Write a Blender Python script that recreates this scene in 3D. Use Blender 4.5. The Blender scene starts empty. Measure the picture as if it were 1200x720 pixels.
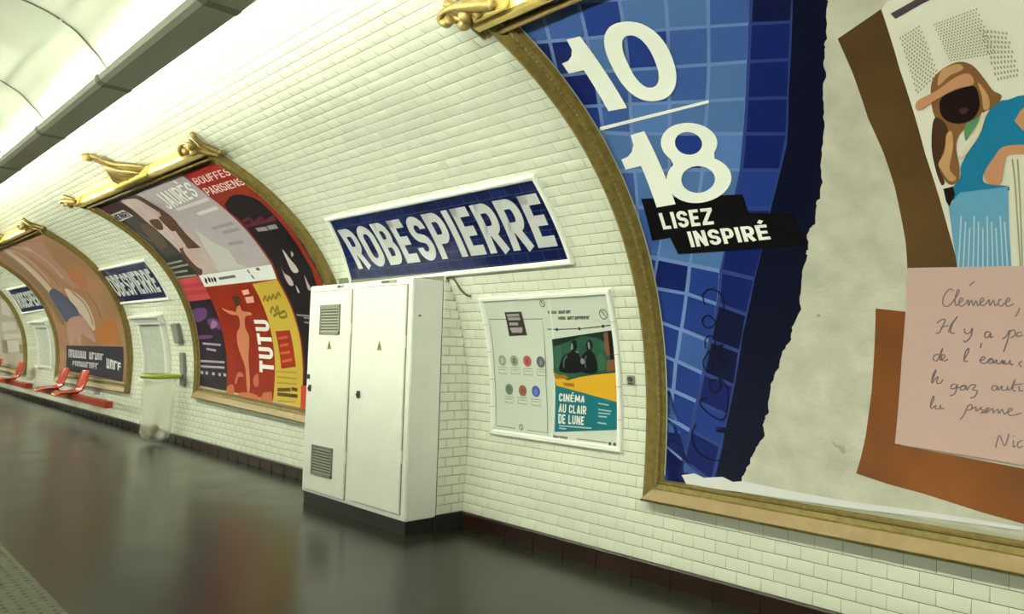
import bpy, bmesh, math, random
import numpy as np
from mathutils import Vector, Matrix
from mathutils.geometry import tessellate_polygon
PI = math.pi
scene = bpy.context.scene
col = scene.collection
random.seed(7)

# ------------------------------------------------------------------ camera, world, light, exposure
CAM = {'f': 871.29029, 'yaw': 0.80589, 'pitch': 0.0601, 'roll': 0.02871, 'h': 1.44401}
def make_camera():
    y, p, r = CAM['yaw'], CAM['pitch'], CAM['roll']
    fwd = Vector((-math.sin(y)*math.cos(p), math.cos(y)*math.cos(p), math.sin(p)))
    right0 = Vector((math.cos(y), math.sin(y), 0)); up0 = right0.cross(fwd)
    right = right0*math.cos(r) + up0*math.sin(r); up = up0*math.cos(r) - right0*math.sin(r)
    cd = bpy.data.cameras.new('camera'); co = bpy.data.objects.new('camera', cd); col.objects.link(co)
    cd.sensor_fit = 'HORIZONTAL'; cd.sensor_width = 36.0; cd.lens = 36.0*CAM['f']/1200.0
    cd.clip_start = 0.02; cd.clip_end = 200
    m = Matrix((right, up, -fwd)).transposed().to_4x4(); m.translation = Vector((0, 0, CAM['h']))
    co.matrix_world = m
    scene.camera = co
make_camera()
scene.view_settings.view_transform = 'Standard'
scene.view_settings.look = 'None'
scene.view_settings.gamma = 1.0
scene.view_settings.use_curve_mapping = False
scene.view_settings.exposure = 0.27
LAMP_COLOR = (0.93, 1.0, 0.72)
TUBE_STRENGTH = 172.0
TUBE_TRACK_SIDE = 40.0
FAR_LIGHT = 850.0
wd = bpy.data.worlds.new('world'); scene.world = wd; wd.use_nodes = True
bgn = wd.node_tree.nodes['Background']; bgn.inputs[0].default_value = (0.9, 0.95, 0.72, 1); bgn.inputs[1].default_value = 0.10
# the strip lights over the opposite platform (behind the viewer)
ld = bpy.data.lights.new('opposite_platform_lights', 'AREA'); ld.shape = 'RECTANGLE'; ld.size = 44; ld.size_y = 0.9
ld.energy = FAR_LIGHT; ld.color = LAMP_COLOR
lo = bpy.data.objects.new('opposite_platform_lights', ld); col.objects.link(lo); lo.location = (-14, -6.3, 2.95); lo.rotation_euler = (math.radians(40), 0, 0)

# ------------------------------------------------------------------ vault profile: s = distance up the wall from the plinth
PR = {'y0': 4.03838, 't0': -0.07484, 't1': -0.06858, 't2': 2.6185, 't3': -1.31725, 'hb': 0.12351}
_s = np.linspace(0, 17.6, 3521); _u = np.minimum(_s, 3.8)/3.5
_th = PR['t0'] + PR['t1']*_u + PR['t2']*_u**2 + PR['t3']*_u**3
_te = _th[-1]; _th = np.where(_s > 3.8, _te + (PI/2-_te)*(np.clip(_s-3.8, 0, None)/5.0)**.8, _th)
_d = _s[1]-_s[0]; _m = .5*(_th[1:]+_th[:-1])
_y = PR['y0'] - np.concatenate([[0], np.cumsum(np.sin(_m))])*_d
_z = PR['hb'] + np.concatenate([[0], np.cumsum(np.cos(_m))])*_d
SMID = 8.8
YMID = float(np.interp(SMID, _s, _y))
def pt(x, s, o=0.0):
    if s < 0:
        th = PR['t0']; y = PR['y0'] - math.sin(th)*s; z = PR['hb'] + math.cos(th)*s
    else:
        th = float(np.interp(s, _s, _th)); y = float(np.interp(s, _s, _y)); z = float(np.interp(s, _s, _z))
    return Vector((x, y - math.cos(th)*o, z - math.sin(th)*o))
P = 0.075

# ------------------------------------------------------------------ materials
def lin(c):
    c = c/255.0
    return c/12.92 if c <= .04045 else ((c+.055)/1.055)**2.4
REF = tuple(lin(v) for v in (222, 228, 194))
def C(r, g, b, k=0.8):
    return tuple(min(.88, lin(v)/w*k) for v, w in zip((r, g, b), REF))
_mats = {}
def M(name, c, rough=.5, metal=0.0, noise=0.0, nscale=8.0, bump=0.0, bscale=60.0, spec=.5):
    if name in _mats: return _mats[name]
    m = bpy.data.materials.new(name); m.use_nodes = True; _mats[name] = m
    nt = m.node_tree; b = nt.nodes['Principled BSDF']
    b.inputs['Base Color'].default_value = (*c, 1); b.inputs['Roughness'].default_value = rough
    b.inputs['Metallic'].default_value = metal; b.inputs['Specular IOR Level'].default_value = spec
    if noise or bump:
        g = nt.nodes.new('ShaderNodeNewGeometry')
    if noise:
        n = nt.nodes.new('ShaderNodeTexNoise'); n.inputs['Scale'].default_value = nscale; n.inputs['Detail'].default_value = 5
        nt.links.new(g.outputs['Position'], n.inputs['Vector'])
        r = nt.nodes.new('ShaderNodeMapRange'); r.inputs[1].default_value = .3; r.inputs[2].default_value = .7
        r.inputs[3].default_value = 1-noise; r.inputs[4].default_value = 1+noise
        nt.links.new(n.outputs['Fac'], r.inputs[0])
        x = nt.nodes.new('ShaderNodeVectorMath'); x.operation = 'SCALE'; x.inputs[0].default_value = c
        nt.links.new(r.outputs[0], x.inputs['Scale']); nt.links.new(x.outputs[0], b.inputs['Base Color'])
    if bump:
        n2 = nt.nodes.new('ShaderNodeTexNoise'); n2.inputs['Scale'].default_value = bscale; n2.inputs['Detail'].default_value = 4
        nt.links.new(g.outputs['Position'], n2.inputs['Vector'])
        bp = nt.nodes.new('ShaderNodeBump'); bp.inputs['Strength'].default_value = bump; bp.inputs['Distance'].default_value = .01
        nt.links.new(n2.outputs['Fac'], bp.inputs['Height']); nt.links.new(bp.outputs['Normal'], b.inputs['Normal'])
    return m

def tile_material():
    m = M('white_glazed_tile', (.76, .77, .70), .16)
    nt = m.node_tree; b = nt.nodes['Principled BSDF']
    g = nt.nodes.new('ShaderNodeNewGeometry')
    r = nt.nodes.new('ShaderNodeMapRange'); r.inputs[3].default_value = .965; r.inputs[4].default_value = 1.02
    nt.links.new(g.outputs['Random Per Island'], r.inputs[0])
    n = nt.nodes.new('ShaderNodeTexNoise'); n.inputs['Scale'].default_value = 1.3; n.inputs['Detail'].default_value = 6
    nt.links.new(g.outputs['Position'], n.inputs['Vector'])
    r2 = nt.nodes.new('ShaderNodeMapRange'); r2.inputs[1].default_value = .3; r2.inputs[2].default_value = .7; r2.inputs[3].default_value = .95; r2.inputs[4].default_value = 1.03
    nt.links.new(n.outputs['Fac'], r2.inputs[0])
    mu = nt.nodes.new('ShaderNodeMath'); mu.operation = 'MULTIPLY'; nt.links.new(r.outputs[0], mu.inputs[0]); nt.links.new(r2.outputs[0], mu.inputs[1])
    x = nt.nodes.new('ShaderNodeVectorMath'); x.operation = 'SCALE'; x.inputs[0].default_value = (.76, .77, .70)
    nt.links.new(mu.outputs[0], x.inputs['Scale']); nt.links.new(x.outputs[0], b.inputs['Base Color'])
    return m
TILE = tile_material()
GROUT = M('grey_tile_grout', (.15, .155, .12), .8)
PLINTH = M('dark_brown_plinth_tile', (.020, .0075, .006), .34, noise=.4, nscale=3)
BLACK = M('black_paint', (.012, .012, .012), .45)
WHITE = M('white_enamel', C(232, 238, 205, .82), .35)
TRIMW = M('white_ceramic_trim', C(228, 234, 205, .82), .2)
CABW = M('cabinet_cream_paint', C(222, 228, 194, .8), .38, noise=.03, nscale=5)
GREYM = M('grey_metal', (.2, .2, .17), .4, .3)
DGREY = M('dark_grey_metal', (.06, .06, .05), .5)
OLIVE = M('olive_gilding', (.215, .155, .048), .42, .35, noise=.22, nscale=25)
GOLD = M('lit_top_gilding', (.78, .58, .20), .36, .45, noise=.12, nscale=18)  # light from above on the frame tops is put into this brighter gilding
GOLDD = M('dull_gilding', (.27, .185, .065), .42, .3, noise=.25, nscale=40)
TAN = M('tan_painted_moulding', (.27, .175, .08), .45, .1, noise=.12, nscale=14)
SILV = M('pale_metal_lip', (.5, .5, .42), .3, .4)
RED = M('orange_red_seat_plastic', (.46, .035, .010), .22)
REDB = M('red_beam_paint', (.36, .035, .012), .35)
PAPERW = M('print_white', (.70, .72, .66), .5)
INK = M('print_black', (.005, .004, .006), .6, spec=.06)
def pc(name, r, g, b, k=.8, rough=.45, noise=0.0, nscale=14.0):
    return M('print_'+name, C(r, g, b, k), rough, noise=noise, nscale=nscale, spec=.22)

# ------------------------------------------------------------------ objects
def base_loc(p):
    v = Vector((0, 0, 0))
    while p is not None:
        v += p.location; p = p.parent
    return v
def tag(o, label=None, cat=None, group=None, kind=None):
    if label: o['label'] = label
    if cat: o['category'] = cat
    if group: o['group'] = group
    if kind: o['kind'] = kind
    return o
def thing(name, loc, label, cat, group=None):
    o = bpy.data.objects.new(name, None); col.objects.link(o); o.location = loc; o.empty_display_size = .2
    return tag(o, label, cat, group)
def obj(name, bm, mats, parent=None, smooth=False):
    bmesh.ops.recalc_face_normals(bm, faces=bm.faces[:]) if smooth else None
    b = base_loc(parent)
    if b.length: bmesh.ops.translate(bm, verts=bm.verts[:], vec=-b)
    me = bpy.data.meshes.new(name); bm.to_mesh(me); bm.free()
    for m in (mats if isinstance(mats, (list, tuple)) else [mats]): me.materials.append(m)
    if smooth:
        for p in me.polygons: p.use_smooth = True
    o = bpy.data.objects.new(name, me); col.objects.link(o); o.parent = parent
    return o
def struct(o):
    o['kind'] = 'structure'; return o

# shapes in ordinary space
def add_box(bm, x0, x1, y0, y1, z0, z1, bev=0.0, mi=0):
    n0 = len(bm.faces)
    vs = [bm.verts.new(p) for p in ((x0,y0,z0),(x1,y0,z0),(x1,y1,z0),(x0,y1,z0),(x0,y0,z1),(x1,y0,z1),(x1,y1,z1),(x0,y1,z1))]
    fs = [bm.faces.new([vs[i] for i in f]) for f in ((0,3,2,1),(4,5,6,7),(0,1,5,4),(1,2,6,5),(2,3,7,6),(3,0,4,7))]
    for f in fs: f.material_index = mi
    if bev:
        es = list({e for f in fs for e in f.edges})
        bmesh.ops.bevel(bm, geom=es, offset=bev, segments=2, affect='EDGES')
    return vs
def add_tube(bm, path, rads, seg=8, cap=True):
    path = [Vector(p) for p in path]
    if not isinstance(rads, (list, tuple)): rads = [rads]*len(path)
    rings = []
    for i, p in enumerate(path):
        t = (path[min(i+1, len(path)-1)] - path[max(i-1, 0)]).normalized()
        a = t.cross(Vector((0, 0, 1)) if abs(t.z) < .9 else Vector((1, 0, 0))).normalized(); b = t.cross(a)
        rings.append([bm.verts.new(p + (a*math.cos(k*2*PI/seg) + b*math.sin(k*2*PI/seg))*rads[i]) for k in range(seg)])
    for r0, r1 in zip(rings, rings[1:]):
        for k in range(seg): bm.faces.new((r0[k], r0[(k+1)%seg], r1[(k+1)%seg], r1[k]))
    if cap:
        bm.faces.new(rings[0][::-1]); bm.faces.new(rings[-1])
def add_ball(bm, c, r, sc=(1,1,1), sub=2):
    bmesh.ops.create_icosphere(bm, subdivisions=sub, radius=r, matrix=Matrix.Translation(c) @ Matrix.Diagonal((*sc, 1)))
def add_prism_x(bm, prof, x0, x1, mi=0):
    a = [bm.verts.new((x0, y, z)) for y, z in prof]; b = [bm.verts.new((x1, y, z)) for y, z in prof]
    n = len(prof); fs = []
    for i in range(n): fs.append(bm.faces.new((a[i], a[(i+1)%n], b[(i+1)%n], b[i])))
    fs.append(bm.faces.new(a[::-1])); fs.append(bm.faces.new(b))
    for f in fs: f.material_index = mi
def spline(p, n=6):
    out = []
    for i in range(len(p)-1):
        a, b, c, d = p[max(i-1, 0)], p[i], p[i+1], p[min(i+2, len(p)-1)]
        for k in range(n):
            t = k/n
            out.append(tuple(.5*(2*b[j]+(c[j]-a[j])*t+(2*a[j]-5*b[j]+4*c[j]-d[j])*t*t+(3*b[j]-a[j]-3*c[j]+d[j])*t**3) for j in range(len(b))))
    out.append(tuple(p[-1])); return out

# shapes laid on the curved wall: built flat as (x, s, offset), sliced along s, then bent onto the vault
def bend(bm, step=.06, clip=None):
    if clip:
        for co, no in clip:
            bmesh.ops.bisect_plane(bm, geom=bm.verts[:]+bm.edges[:]+bm.faces[:], plane_co=co, plane_no=no, clear_outer=True)
    if not bm.verts: return
    lo = min(v.co.y for v in bm.verts); hi = max(v.co.y for v in bm.verts)
    k = math.floor(lo/step)+1
    while k*step < hi:
        bmesh.ops.bisect_plane(bm, geom=bm.verts[:]+bm.edges[:]+bm.faces[:], plane_co=(0, k*step, 0), plane_no=(0, 1, 0)); k += 1
    uv = bm.loops.layers.uv.new('UVMap')
    for f in bm.faces:
        for l in f.loops: l[uv].uv = (l.vert.co.x, l.vert.co.y)
    for v in bm.verts: v.co = pt(*v.co)
def flat(bm, poly, o, holes=(), mi=0):
    loops = [[Vector((x, s, 0)) for x, s in poly]] + [[Vector((x, s, 0)) for x, s in h] for h in holes]
    vs = [bm.verts.new((v.x, v.y, o)) for l in loops for v in l]
    for t in tessellate_polygon(loops):
        try: f = bm.faces.new([vs[i] for i in t])
        except ValueError: continue
        f.normal_update()
        if f.normal.z < 0: f.normal_flip()
        f.material_index = mi
def sheet(name, poly, o, mat, parent, holes=(), thick=0.0, clip=None, step=.06):
    bm = bmesh.new(); flat(bm, poly, o, holes)
    if thick:
        r = bmesh.ops.extrude_face_region(bm, geom=bm.faces[:])
        bmesh.ops.translate(bm, verts=[v for v in r['geom'] if isinstance(v, bmesh.types.BMVert)], vec=(0, 0, -thick))
    bend(bm, step, clip)
    return obj(name, bm, mat, parent)
def sheets(name, polys, o, mat, parent, clip=None):
    for p in polys:
        bm = bmesh.new(); flat(bm, p, o)
        bend(bm, .06, clip)
        r = obj(name, bm, mat, parent)
    return r
def ribbon(bm, path, w, o):
    path = [Vector((a, b)) for a, b in path]; L = []; R = []
    for i, p in enumerate(path):
        t = path[min(i+1, len(path)-1)] - path[max(i-1, 0)]
        t = t.normalized() if t.length > 1e-9 else Vector((1, 0)); n = Vector((-t.y, t.x))*w/2
        L.append(bm.verts.new((p.x+n.x, p.y+n.y, o))); R.append(bm.verts.new((p.x-n.x, p.y-n.y, o)))
    for i in range(len(path)-1): bm.faces.new((R[i], R[i+1], L[i+1], L[i]))
def strokes(name, paths, w, o, mat, parent, smooth=5):
    bm = bmesh.new()
    for p in paths: ribbon(bm, spline(p, smooth) if smooth and len(p) > 2 else p, w, o)
    bend(bm); return obj(name, bm, mat, parent)
def wbox(bm, x0, x1, s0, s1, o0, o1, bev=0.0): add_box(bm, x0, x1, s0, s1, o0, o1, bev)
def ragged(line, n=5, amp=.012):
    rnd = random.Random(11); out = []
    for a, b in zip(line, line[1:]):
        for k in range(n):
            t = k/n; out.append((a[0]+(b[0]-a[0])*t - (rnd.uniform(0, amp) if k else 0), a[1]+(b[1]-a[1])*t))
    return out + [line[-1]]
def sm(poly, n=4):
    m = len(poly); out = []
    for i in range(m):
        a, b, c, d = poly[i-1], poly[i], poly[(i+1) % m], poly[(i+2) % m]
        for k in range(n):
            t = k/n; out.append(tuple(.5*(2*b[j]+(c[j]-a[j])*t+(2*a[j]-5*b[j]+4*c[j]-d[j])*t*t+(3*b[j]-a[j]-3*c[j]+d[j])*t**3) for j in (0, 1)))
    return out
def bil(q, a, b):
    return tuple(q[0][i]*(1-a)*(1-b) + q[1][i]*a*(1-b) + q[2][i]*a*b + q[3][i]*(1-a)*b for i in (0, 1))
_plain = str.maketrans('ÉÈÊé', 'EEEe')
def text_mesh(body, bold):
    cu = bpy.data.curves.new('t', 'FONT'); cu.body = body; cu.offset = bold; cu.resolution_u = 4
    o = bpy.data.objects.new('t', cu); col.objects.link(o)
    dg = bpy.context.evaluated_depsgraph_get(); me = o.evaluated_get(dg).to_mesh()
    vs = [tuple(v.co) for v in me.vertices]; fs = [tuple(p.vertices) for p in me.polygons]
    o.evaluated_get(dg).to_mesh_clear(); bpy.data.objects.remove(o); bpy.data.curves.remove(cu)
    return vs, fs
def text(name, body, q, o, mat, parent, bold=0.0):
    vs, fs = text_mesh(body, bold)
    rv = vs if body.translate(_plain) == body else text_mesh(body.translate(_plain), bold)[0]
    x0, x1 = min(v[0] for v in rv), max(v[0] for v in rv); y0, y1 = min(v[1] for v in rv), max(v[1] for v in rv)
    bm = bmesh.new()
    nv = [bm.verts.new((*bil(q, (v[0]-x0)/(x1-x0), (v[1]-y0)/(y1-y0)), o)) for v in vs]
    for f in fs:
        try: bm.faces.new([nv[i] for i in f])
        except ValueError: pass
    bend(bm); return obj(name, bm, mat, parent)
# block capitals drawn as thick strokes
def _arc(cx, cy, rx, ry, a0, a1, n=8): return [(cx+rx*math.cos(math.radians(a0+(a1-a0)*k/n)), cy+ry*math.sin(math.radians(a0+(a1-a0)*k/n))) for k in range(n+1)]
def block_glyph(ch, W, t):
    l, r, b, u = t/2, W-t/2, t/2, 1-t/2; m = .5; q = min(.30, (r-l)*.5)
    base = ch.translate(_plain)
    bowl = lambda y0, y1, x=None: [(l, y0)] + _arc((x or r)-q*.8, y0+min(q, (y1-y0)/2), q*.8, min(q, (y1-y0)/2), -90, 0) + _arc((x or r)-q*.8, y1-min(q, (y1-y0)/2), q*.8, min(q, (y1-y0)/2), 0, 90) + [(l, y1)]
    ring = _arc(r-q, u-q, q, q, 0, 90) + _arc(l+q, u-q, q, q, 90, 180) + _arc(l+q, b+q, q, q, 180, 270) + _arc(r-q, b+q, q, q, 270, 360)
    stem = [(l, 0), (l, 1)]
    G = {
     'I': [[(t/2, 0), (t/2, 1)]], 'L': [stem, [(0, b), (W*.92, b)]], 'E': [stem, [(0, b), (W*.94, b)], [(0, m), (W*.86, m)], [(0, u), (W*.94, u)]],
     'F': [stem, [(0, m), (W*.86, m)], [(0, u), (W*.94, u)]], 'T': [[(W/2, 0), (W/2, 1)], [(0, u), (W, u)]], 'H': [stem, [(r, 0), (r, 1)], [(l, m), (r, m)]],
     'N': [stem, [(r, 0), (r, 1)], [(l*1.05, 1-t*.05), (W-l*1.05, t*.05)]], 'M': [stem, [(r, 0), (r, 1)], [(l, .98), (W/2, .22)], [(r, .98), (W/2, .22)]],
     'O': [ring + [ring[0], ring[1]]], 'D': [stem, bowl(b, u)], 'P': [stem, bowl(.42, u)], 'R': [stem, bowl(.44, u), [(W*.5, .44), (W*.5, .40), (r+.01, 0)]],
     'B': [stem, bowl(b, m, r-.0), bowl(m, u, r-.03)],
     'U': [[(l, 1)] + _arc(l+q, b+q, q, q, 180, 270) + _arc(r-q, b+q, q, q, 270, 360) + [(r, 1)]],
     'J': [[(0+t*.2, b+q*.7)] + _arc(l+q*.7, b+q*.7, q*.7, q*.7, 180, 270) + _arc(r-q, b+q, q, q, 270, 360) + [(r, 1)]],
     'C': [[(r, .66)] + _arc(r-q, u-q, q, q, 0, 90) + _arc(l+q, u-q, q, q, 90, 180) + _arc(l+q, b+q, q, q, 180, 270) + _arc(r-q, b+q, q, q, 270, 360) + [(r, .34)]],
     'S': [[(r, .70)] + _arc(r-q, u-q*.9, q, q*.9, 0, 90) + _arc(l+q, u-(u-m)/2, q, (u-m)/2, 90, 240) + _arc(r-q, b+(m-b)/2, q, (m-b)/2, 60, -90) + _arc(l+q, b+q*.9, q, q*.9, 270, 180) + [(l, .30)]],
     'Z': [[(0, u), (W, u)], [(0, b), (W, b)], [(l*.8, b), (W-l*.8, u)]], 'A': [[(t*.45, 0), (W/2, 1)], [(W-t*.45, 0), (W/2, 1)], [(W*.22, .28), (W*.78, .28)]],
     'G': [[(r, .70)] + _arc(r-q, u-q, q, q, 0, 90) + _arc(l+q, u-q, q, q, 90, 180) + _arc(l+q, b+q, q, q, 180, 270) + _arc(r-q, b+q, q, q, 270, 360) + [(r, .48)], [(W*.55, .45), (W, .45)]],
    }
    p = list(G.get(base, []))
    if ch == 'É': p.append([(W*.42, 1.10), (W*.66, 1.30)])
    if ch == 'È': p.append([(W*.66, 1.10), (W*.42, 1.30)])
    return p
def block(name, body, q, o, mat, parent, W=.6, t=.2, gap=.11, wide='MN'):
    items = []; x = 0
    for ch in body:
        if ch == ' ': x += .34; continue
        w = t if ch == 'I' else W*1.3 if ch == 'M' else W*1.08 if ch in 'NO' else W*.9 if ch in 'LEF' else W
        for p in block_glyph(ch, w, t): items.append([(x+a, b) for a, b in p])
        x += w + gap
    tot = x - gap
    bm = bmesh.new()
    for path in items:
        P2 = [Vector(p) for p in path]; L = []; Rr = []
        for i, p in enumerate(P2):
            d0 = (P2[i]-P2[i-1]).normalized() if i and (P2[i]-P2[i-1]).length > 1e-6 else None
            d1 = (P2[i+1]-P2[i]).normalized() if i < len(P2)-1 and (P2[i+1]-P2[i]).length > 1e-6 else None
            d0 = d0 or d1; d1 = d1 or d0; d = (d0+d1).normalized(); n = Vector((-d.y, d.x)); k = t/2/max(.5, n.dot(Vector((-d0.y, d0.x))))
            for lst, sg in ((L, 1), (Rr, -1)):
                c = p + n*k*sg; lst.append(bm.verts.new((*bil(q, c.x/tot, c.y), o)))
        for i in range(len(P2)-1):
            try: bm.faces.new((Rr[i], Rr[i+1], L[i+1], L[i]))
            except ValueError: pass
    bend(bm); return obj(name, bm, mat, parent)
def dashes(name, q, words, o, mat, parent):
    # a line of lettering too small in the photograph to read: one narrow mark per letter
    n = sum(words) + len(words) - 1; k = 0; rnd = random.Random(n); bm = bmesh.new()
    for w in words:
        for i in range(w):
            a = (k+.06)/n; b = (k+.90)/n; m = a+.32/n; v = rnd.randrange(4)
            R = [(a, m, 0, 1)] + [[(a, b, .78, 1)], [(a, b, 0, .24), (b-.28/n, b, 0, 1)], [(a, b, .76, 1), (b-.28/n, b, 0, 1)], [(a, b, .4, .6), (a, b, .76, 1)]][v]
            for (p, q_, c, d) in R: flat(bm, [bil(q, p, c), bil(q, q_, c), bil(q, q_, d), bil(q, p, d)], o)
            k += 1
        k += 1
    bend(bm); return obj(name, bm, mat, parent)
def inset(q, d):
    (a, b, c, e) = q
    return [(a[0]+d, a[1]+d), (b[0]-d, b[1]+d), (c[0]-d, c[1]-d), (e[0]+d, e[1]-d)]
def circle(cx, cy, rx, ry=None, n=20):
    ry = ry or rx
    return [(cx+rx*math.cos(k*2*PI/n), cy+ry*math.sin(k*2*PI/n)) for k in range(n)]

# ------------------------------------------------------------------ structure
X0, X1 = -46.0, 7.0
def tile_wall():
    # grout bed
    ss = np.arange(0, 4.81, .1)
    bm = bmesh.new(); a = [bm.verts.new(pt(X0, s, 0)) for s in ss]; b = [bm.verts.new(pt(X1, s, 0)) for s in ss]
    for i in range(len(ss)-1): bm.faces.new((a[i], b[i], b[i+1], a[i+1])).material_index = 1
    me = bpy.data.meshes.new('wall_back'); 
    rects = []
    for r in range(64):
        ph = -2.2511 + (0 if r % 2 == 0 else .075)
        k0 = math.floor((-32 - ph)/.15)
        for k in range(k0, k0 + int(34.5/.15)):
            rects.append((ph+k*.15, ph+k*.15+.15, r*P, r*P+P))
    R = np.array(rects); g = .0010; bx = .0065; bs = .0065
    def ring(gx, o, gs):
        xs = np.stack([R[:,0]+gx, R[:,1]-gx, R[:,1]-gx, R[:,0]+gx], 1); s = np.stack([R[:,2]+gs, R[:,2]+gs, R[:,3]-gs, R[:,3]-gs], 1)
        th = np.interp(s, _s, _th); y = np.interp(s, _s, _y) - np.cos(th)*o; z = np.interp(s, _s, _z) - np.sin(th)*o
        return np.stack([xs, y, z], -1)
    r0 = ring(.0010, 0.0, .0018); r1 = ring(.0011, .0014, .0020); r2 = ring(.0036, .0021, .0046)
    n = len(R); V = np.concatenate([r0, r1, r2], 1).reshape(-1, 3)
    F = []
    for lv in (0, 4):
        for k in range(4): F.append((lv+k, lv+(k+1)%4, lv+4+(k+1)%4, lv+4+k))
    F.append((8, 9, 10, 11)); F = np.array(F)
    faces = (F[None] + (np.arange(n)*12)[:, None, None]).reshape(-1, 4)
    bm.to_mesh(me); bm.free()
    bv = np.array([v.co[:] for v in me.vertices]); bf = np.array([p.vertices[:] for p in me.polygons])
    me2 = bpy.data.meshes.new('wall_back')
    allv = np.concatenate([bv, V]); allf = np.concatenate([bf, faces+len(bv)])
    me2.vertices.add(len(allv)); me2.vertices.foreach_set('co', allv.ravel())
    me2.loops.add(allf.size); me2.loops.foreach_set('vertex_index', allf.ravel().astype(np.int32))
    me2.polygons.add(len(allf)); me2.polygons.foreach_set('loop_start', (np.arange(len(allf))*4).astype(np.int32))
    me2.polygons.foreach_set('material_index', np.concatenate([np.ones(len(bf)), np.zeros(len(faces))]).astype(np.int32))
    me2.materials.append(TILE); me2.materials.append(GROUT); me2.update(); me2.validate()
    o = bpy.data.objects.new('wall_back', me2); col.objects.link(o); return struct(o)
tile_wall()
VAULTW = M('white_vault_lining', (.72, .73, .66), .35)
bm = bmesh.new(); ss = [4.8 + .2*i for i in range(21)]
prof = [pt(0, s) for s in ss]
prof = [(p.y, p.z) for p in prof] + [(2*YMID-p.y, p.z) for p in reversed(prof[:-1])]
a = [bm.verts.new((X0, y, z)) for y, z in prof]; b = [bm.verts.new((X1, y, z)) for y, z in prof]
for i in range(len(prof)-1): bm.faces.new((a[i], b[i], b[i+1], a[i+1]))
struct(obj('ceiling', bm, VAULTW))
bm = bmesh.new(); ss = [-.13 + .2*i for i in range(26)]
prof = [pt(0, min(s, 4.8)) for s in ss]
a = [bm.verts.new((X0, 2*YMID-p.y, p.z)) for p in prof]; b = [bm.verts.new((X1, 2*YMID-p.y, p.z)) for p in prof]
for i in range(len(prof)-1): bm.faces.new((a[i], a[i+1], b[i+1], b[i]))
struct(obj('wall_front', bm, VAULTW))
# floor: dark polished asphalt
def floor_material():
    m = M('dark_polished_asphalt', (.02, .019, .016), .3, spec=.30)
    nt = m.node_tree; b = nt.nodes['Principled BSDF']; g = nt.nodes.new('ShaderNodeNewGeometry')
    def noise(sc, det):
        n = nt.nodes.new('ShaderNodeTexNoise'); n.inputs['Scale'].default_value = sc; n.inputs['Detail'].default_value = det
        nt.links.new(g.outputs['Position'], n.inputs['Vector']); return n
    def rng(n, a, c, lo=.3, hi=.7):
        r = nt.nodes.new('ShaderNodeMapRange'); r.inputs[1].default_value = lo; r.inputs[2].default_value = hi; r.inputs[3].default_value = a; r.inputs[4].default_value = c
        nt.links.new(n.outputs['Fac'], r.inputs[0]); return r
    n1 = noise(1.6, 1); n3 = noise(2.3, 1)
    r = rng(n1, .85, 1.15, .1, .9); x = nt.nodes.new('ShaderNodeVectorMath'); x.operation = 'SCALE'; x.inputs[0].default_value = (.018, .0175, .012)
    nt.links.new(r.outputs[0], x.inputs['Scale']); nt.links.new(x.outputs[0], b.inputs['Base Color'])
    rr = rng(n3, .21, .28, .1, .9); nt.links.new(rr.outputs[0], b.inputs['Roughness'])
    return m
ASPH = floor_material()
bm = bmesh.new(); add_box(bm, X0, X1, .62, 4.12, -.25, 0)
struct(obj('floor', bm, ASPH))
STRIP = M('grey_tactile_paving', (.10, .10, .075), .5, noise=.3, nscale=20, bump=.3, bscale=200)
bm = bmesh.new(); add_box(bm, X0, X1, .72, 1.12, 0.0, .006)
for i in range(150):
    for j in range(6):
        x = -9.5 + i*.065; y = .76 + j*.064
        bmesh.ops.create_cone(bm, cap_ends=True, segments=8, radius1=.014, radius2=.009, depth=.006, matrix=Matrix.Translation((x, y, .009)))
struct(obj('trim_1', bm, STRIP))
bm = bmesh.new(); add_box(bm, X0, X1, .40, .62, -.25, .003, .008)
struct(obj('trim_2', bm, M('stone_platform_edge', (.2, .2, .17), .6, noise=.2)))
bm = bmesh.new(); add_box(bm, X0, X1, .5, .62, -1.1, -.25)
struct(obj('wall_platform', bm, M('dark_concrete', (.08, .08, .07), .8, noise=.3)))
bm = bmesh.new(); add_box(bm, X0, X1, 2*YMID-.5, .5, -1.2, -1.1); add_box(bm, X0, X1, 2*YMID-4.2, 2*YMID-.5, -1.2, 0)
struct(obj('floor_track', bm, M('dark_concrete', (.08, .08, .07), .8)))
# plinth
bm = bmesh.new(); pf = [(4.13, 0), (4.03, 0), (4.020, .113), (4.026, .1235), (4.13, .1235)]
add_prism_x(bm, pf, X0, -6.36); add_prism_x(bm, pf, -4.729, X1)
for i in range(90):
    x = 2.1 - i*.3
    if not (-6.36 < x < -4.7): add_box(bm, x-.001, x+.001, 4.0195, 4.03, 0, .112)
struct(obj('baseboard_back', bm, PLINTH))

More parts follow.
